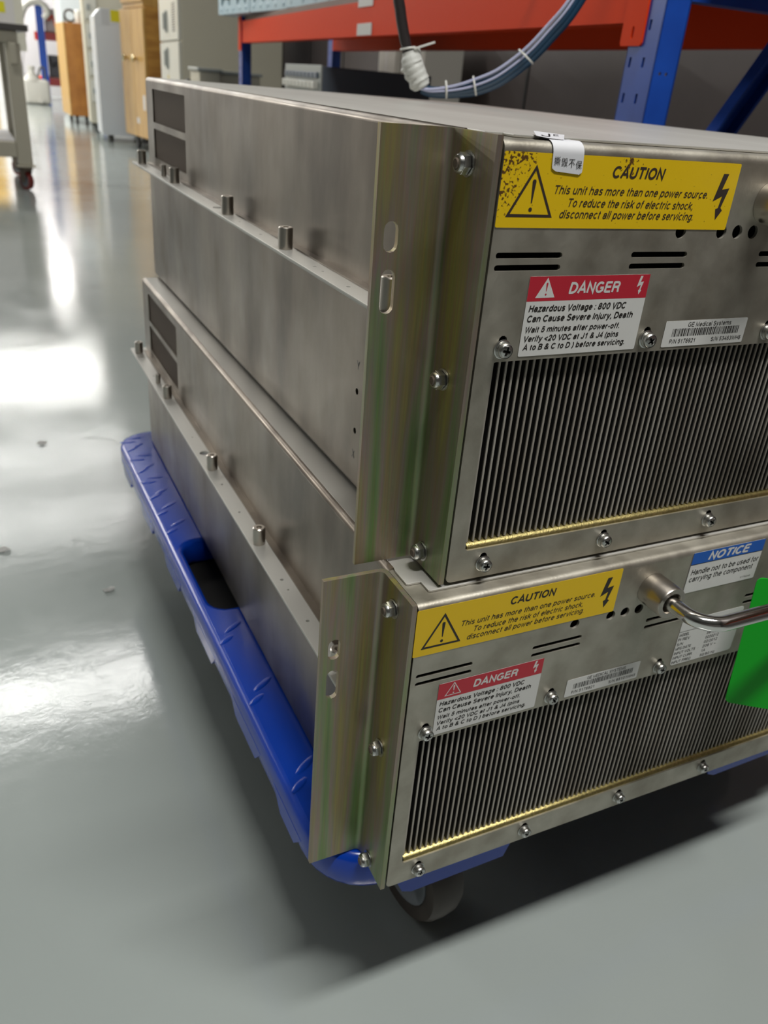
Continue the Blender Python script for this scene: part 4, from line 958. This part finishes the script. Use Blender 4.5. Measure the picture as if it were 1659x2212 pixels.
# far blue rack with its load
fr = thing('storage_rack', 'distant blue and red storage rack at the far end of the aisle', 'rack', (1.03, 14.0, 0), (0, 0, -TH))
for px_, py_ in ((0, 0), (.75, 0), (0, .9), (.75, .9)):
    bm = bmesh.new(); box(bm, px_, px_ + .10, py_, py_ + .06, 0, 2.2); obj('upright', bm, M['rack_blue'], fr)
for zz in (.20, .78, 1.50):
    bm = bmesh.new(); box(bm, .101, .749, .0, .05, zz, zz + .10); obj('beam', bm, M['rack_red'] if zz > 1 else M['dkred'], fr)
    bm = bmesh.new(); box(bm, -.04, -.002, .061, .899, zz, zz + .10); obj('side_beam', bm, M['rack_red'], fr)
    bm = bmesh.new(); box(bm, .02, .83, .055, .90, zz + .101, zz + .115); obj('shelf_board', bm, M['board'], fr)
rl = random.Random(11)
cols = [(.05, .05, .06), (.20, .03, .03), (.03, .06, .20), (.35, .30, .30), (.10, .10, .10), (.12, .09, .08)]
def frk(a, b, z): return tuple(Vector((1.03, 14.0, z)) + VX * a + UX * b)
places = ['front left on the bottom shelf', 'front middle of the bottom shelf', 'front right on the bottom shelf', 'front left on the middle shelf', 'front middle of the middle shelf', 'front right on the middle shelf']
words = ['black', 'dark red', 'navy blue', 'greyish', 'charcoal', 'dark brown']
for i in range(6):
    a = .11 + .20 * (i % 3); z = .316 if i < 3 else .896
    o = thing('storage_box', words[i] + ' box of parts, ' + places[i] + ' of the distant rack', 'box', frk(a, .07, z), (0, 0, -TH), 'boxes on the distant rack')
    h = rl.uniform(.22, .36); bm = bmesh.new(); box(bm, 0, .17, 0, .3, 0, h, .006); obj('body', bm, mat('box_colour', cols[i], .5), o)
    bm = bmesh.new(); tube(bm, spline([(.02, -.012, h * .9), (.06, -.03, h * .5), (.11, -.02, h * .7), (.15, -.012, h * .2)]), .010, 6); obj('loose_wire', bm, M['rack_red'] if i % 2 else M['blk'], o, 60)
o = thing('white_hose', 'thick white hose arching over the distant blue rack', 'hose', frk(0, -.10, 0))
bm = bmesh.new(); tube(bm, spline([(-.20, 0, .86), (-.19, 0, 1.02), (-.10, 0, 1.19), (.05, 0, 1.24), (.14, .0, 1.20), (.17, .02, 1.12), (.12, .06, 1.06)]), .04, 12); obj('hose', bm, M['poly'], o, 60)
bm = bmesh.new(); tube(bm, [(-.20, 0, .80), (-.20, 0, .87)], .05, 12); obj('nozzle', bm, M['blk'], o, 60)
bm = bmesh.new(); tube(bm, spline([(-.20, 0, .80), (-.21, 0, .6), (-.24, 0, .40), (-.20, .01, .2), (-.20, .02, .011)]), .011, 8); obj('thin_hose', bm, M['lilac'], o, 60)

# ---------------------------------------------------------------- work table on castors at the left
tb = thing('work_table', 'beige wheeled work table with a dark top, at the left edge', 'table', (.06, 4.44, 0), (0, 0, 0.0))
TZ = ZF + .540
bm = bmesh.new(); box(bm, -1.30, .12, -.02, .66, TZ, TZ + .028, .003); obj('table_top', bm, M['ltop'], tb)
bm = bmesh.new(); box(bm, -1.25, .07, .0, .05, TZ - .052, TZ - .001, .003); box(bm, -1.25, .07, .59, .64, TZ - .052, TZ - .001, .003); obj('apron_rail', bm, M['beige'], tb)
for x in (0.010, -1.25):
    for y in (.0, .58):
        bm = bmesh.new(); box(bm, x, x + .068, y, y + .068, .118, TZ - .0525, .004); box(bm, x + .018, x + .05, y - .012, y + .0, TZ - .14, TZ - .05, .004); box(bm, x - .008, x + .08, y - .008, y + .076, .110, .1175, .002); obj('leg', bm, M['beige'], tb)
        caster(tb, x + .030, y + .034, .0445, .044, .028, .55, M['red_wheel'], M['hub'], .0652)
bm = bmesh.new(); box(bm, -1.182, .009, -.002, .04, .155, .225, .003); box(bm, -1.182, .009, .60, .642, .155, .225, .003)
obj('lower_rail', bm, M['beige'], tb)
bm = bmesh.new(); box(bm, -1.18, .008, .041, .599, .218, .235, .002); obj('lower_shelf', bm, mat('white_laminate', (.78, .77, .80), .4), tb)
# pale machine behind the table
o = thing('pale_machine', 'lilac white machine housing with a small yellow mark, behind the table', 'machine', (-.35, 7.2, 0))
bm = bmesh.new(); box(bm, 0, .72, 0, .6, .62, 1.6, .01); box(bm, .02, .36, .02, .58, 0, .62); obj('housing', bm, M['lilac'], o)
bm = bmesh.new(); box(bm, .66, .72, -.012, -.0005, .62, 1.6); obj('edge_trim', bm, M['beige_l'], o)
bm = bmesh.new(); box(bm, .55, .60, -.002, -.0003, .86, .93); obj('sticker', bm, M['yellow_stick'], o)
# door in the far wall
bm = bmesh.new(); box(bm, -.55, .47, 15.56, 15.598, 0.002, 2.1); o = obj('door_1', bm, M['door_wood']); o['kind'] = 'structure'
bm = bmesh.new(); box(bm, .472, .56, 15.53, 15.598, 0, 2.2); box(bm, -.64, -.552, 15.53, 15.598, 0, 2.2); o = obj('trim_1', bm, M['white']); o['kind'] = 'structure'

# ---------------------------------------------------------------- scraps on the floor
for i, (x, y, lab) in enumerate(((-.123, 1.171, 'white paper scrap on the floor left of the trolley back corner'), (-.083, .655, 'torn white paper scrap on the floor beside the trolley handle hole'), (-.206, .803, 'crumpled white paper scrap on the floor at the left edge'))):
    bm = bmesh.new(); rg = random.Random(20 + i); n = 9
    c = bm.verts.new((0, 0, .004)); ring_ = [bm.verts.new((.011 * rg.uniform(.5, 1.1) * math.cos(2 * PI * k / n), .008 * rg.uniform(.5, 1.1) * math.sin(2 * PI * k / n), .001 + .004 * rg.random())) for k in range(n)]
    for k in range(n): bm.faces.new((c, ring_[k], ring_[(k + 1) % n]))
    bmesh.ops.solidify(bm, geom=list(bm.faces), thickness=.0004)
    o = obj('paper_scrap', bm, M['paper']); o.location = (x, y, .0002); tag(o, lab, 'paper', 'paper scraps on the floor')
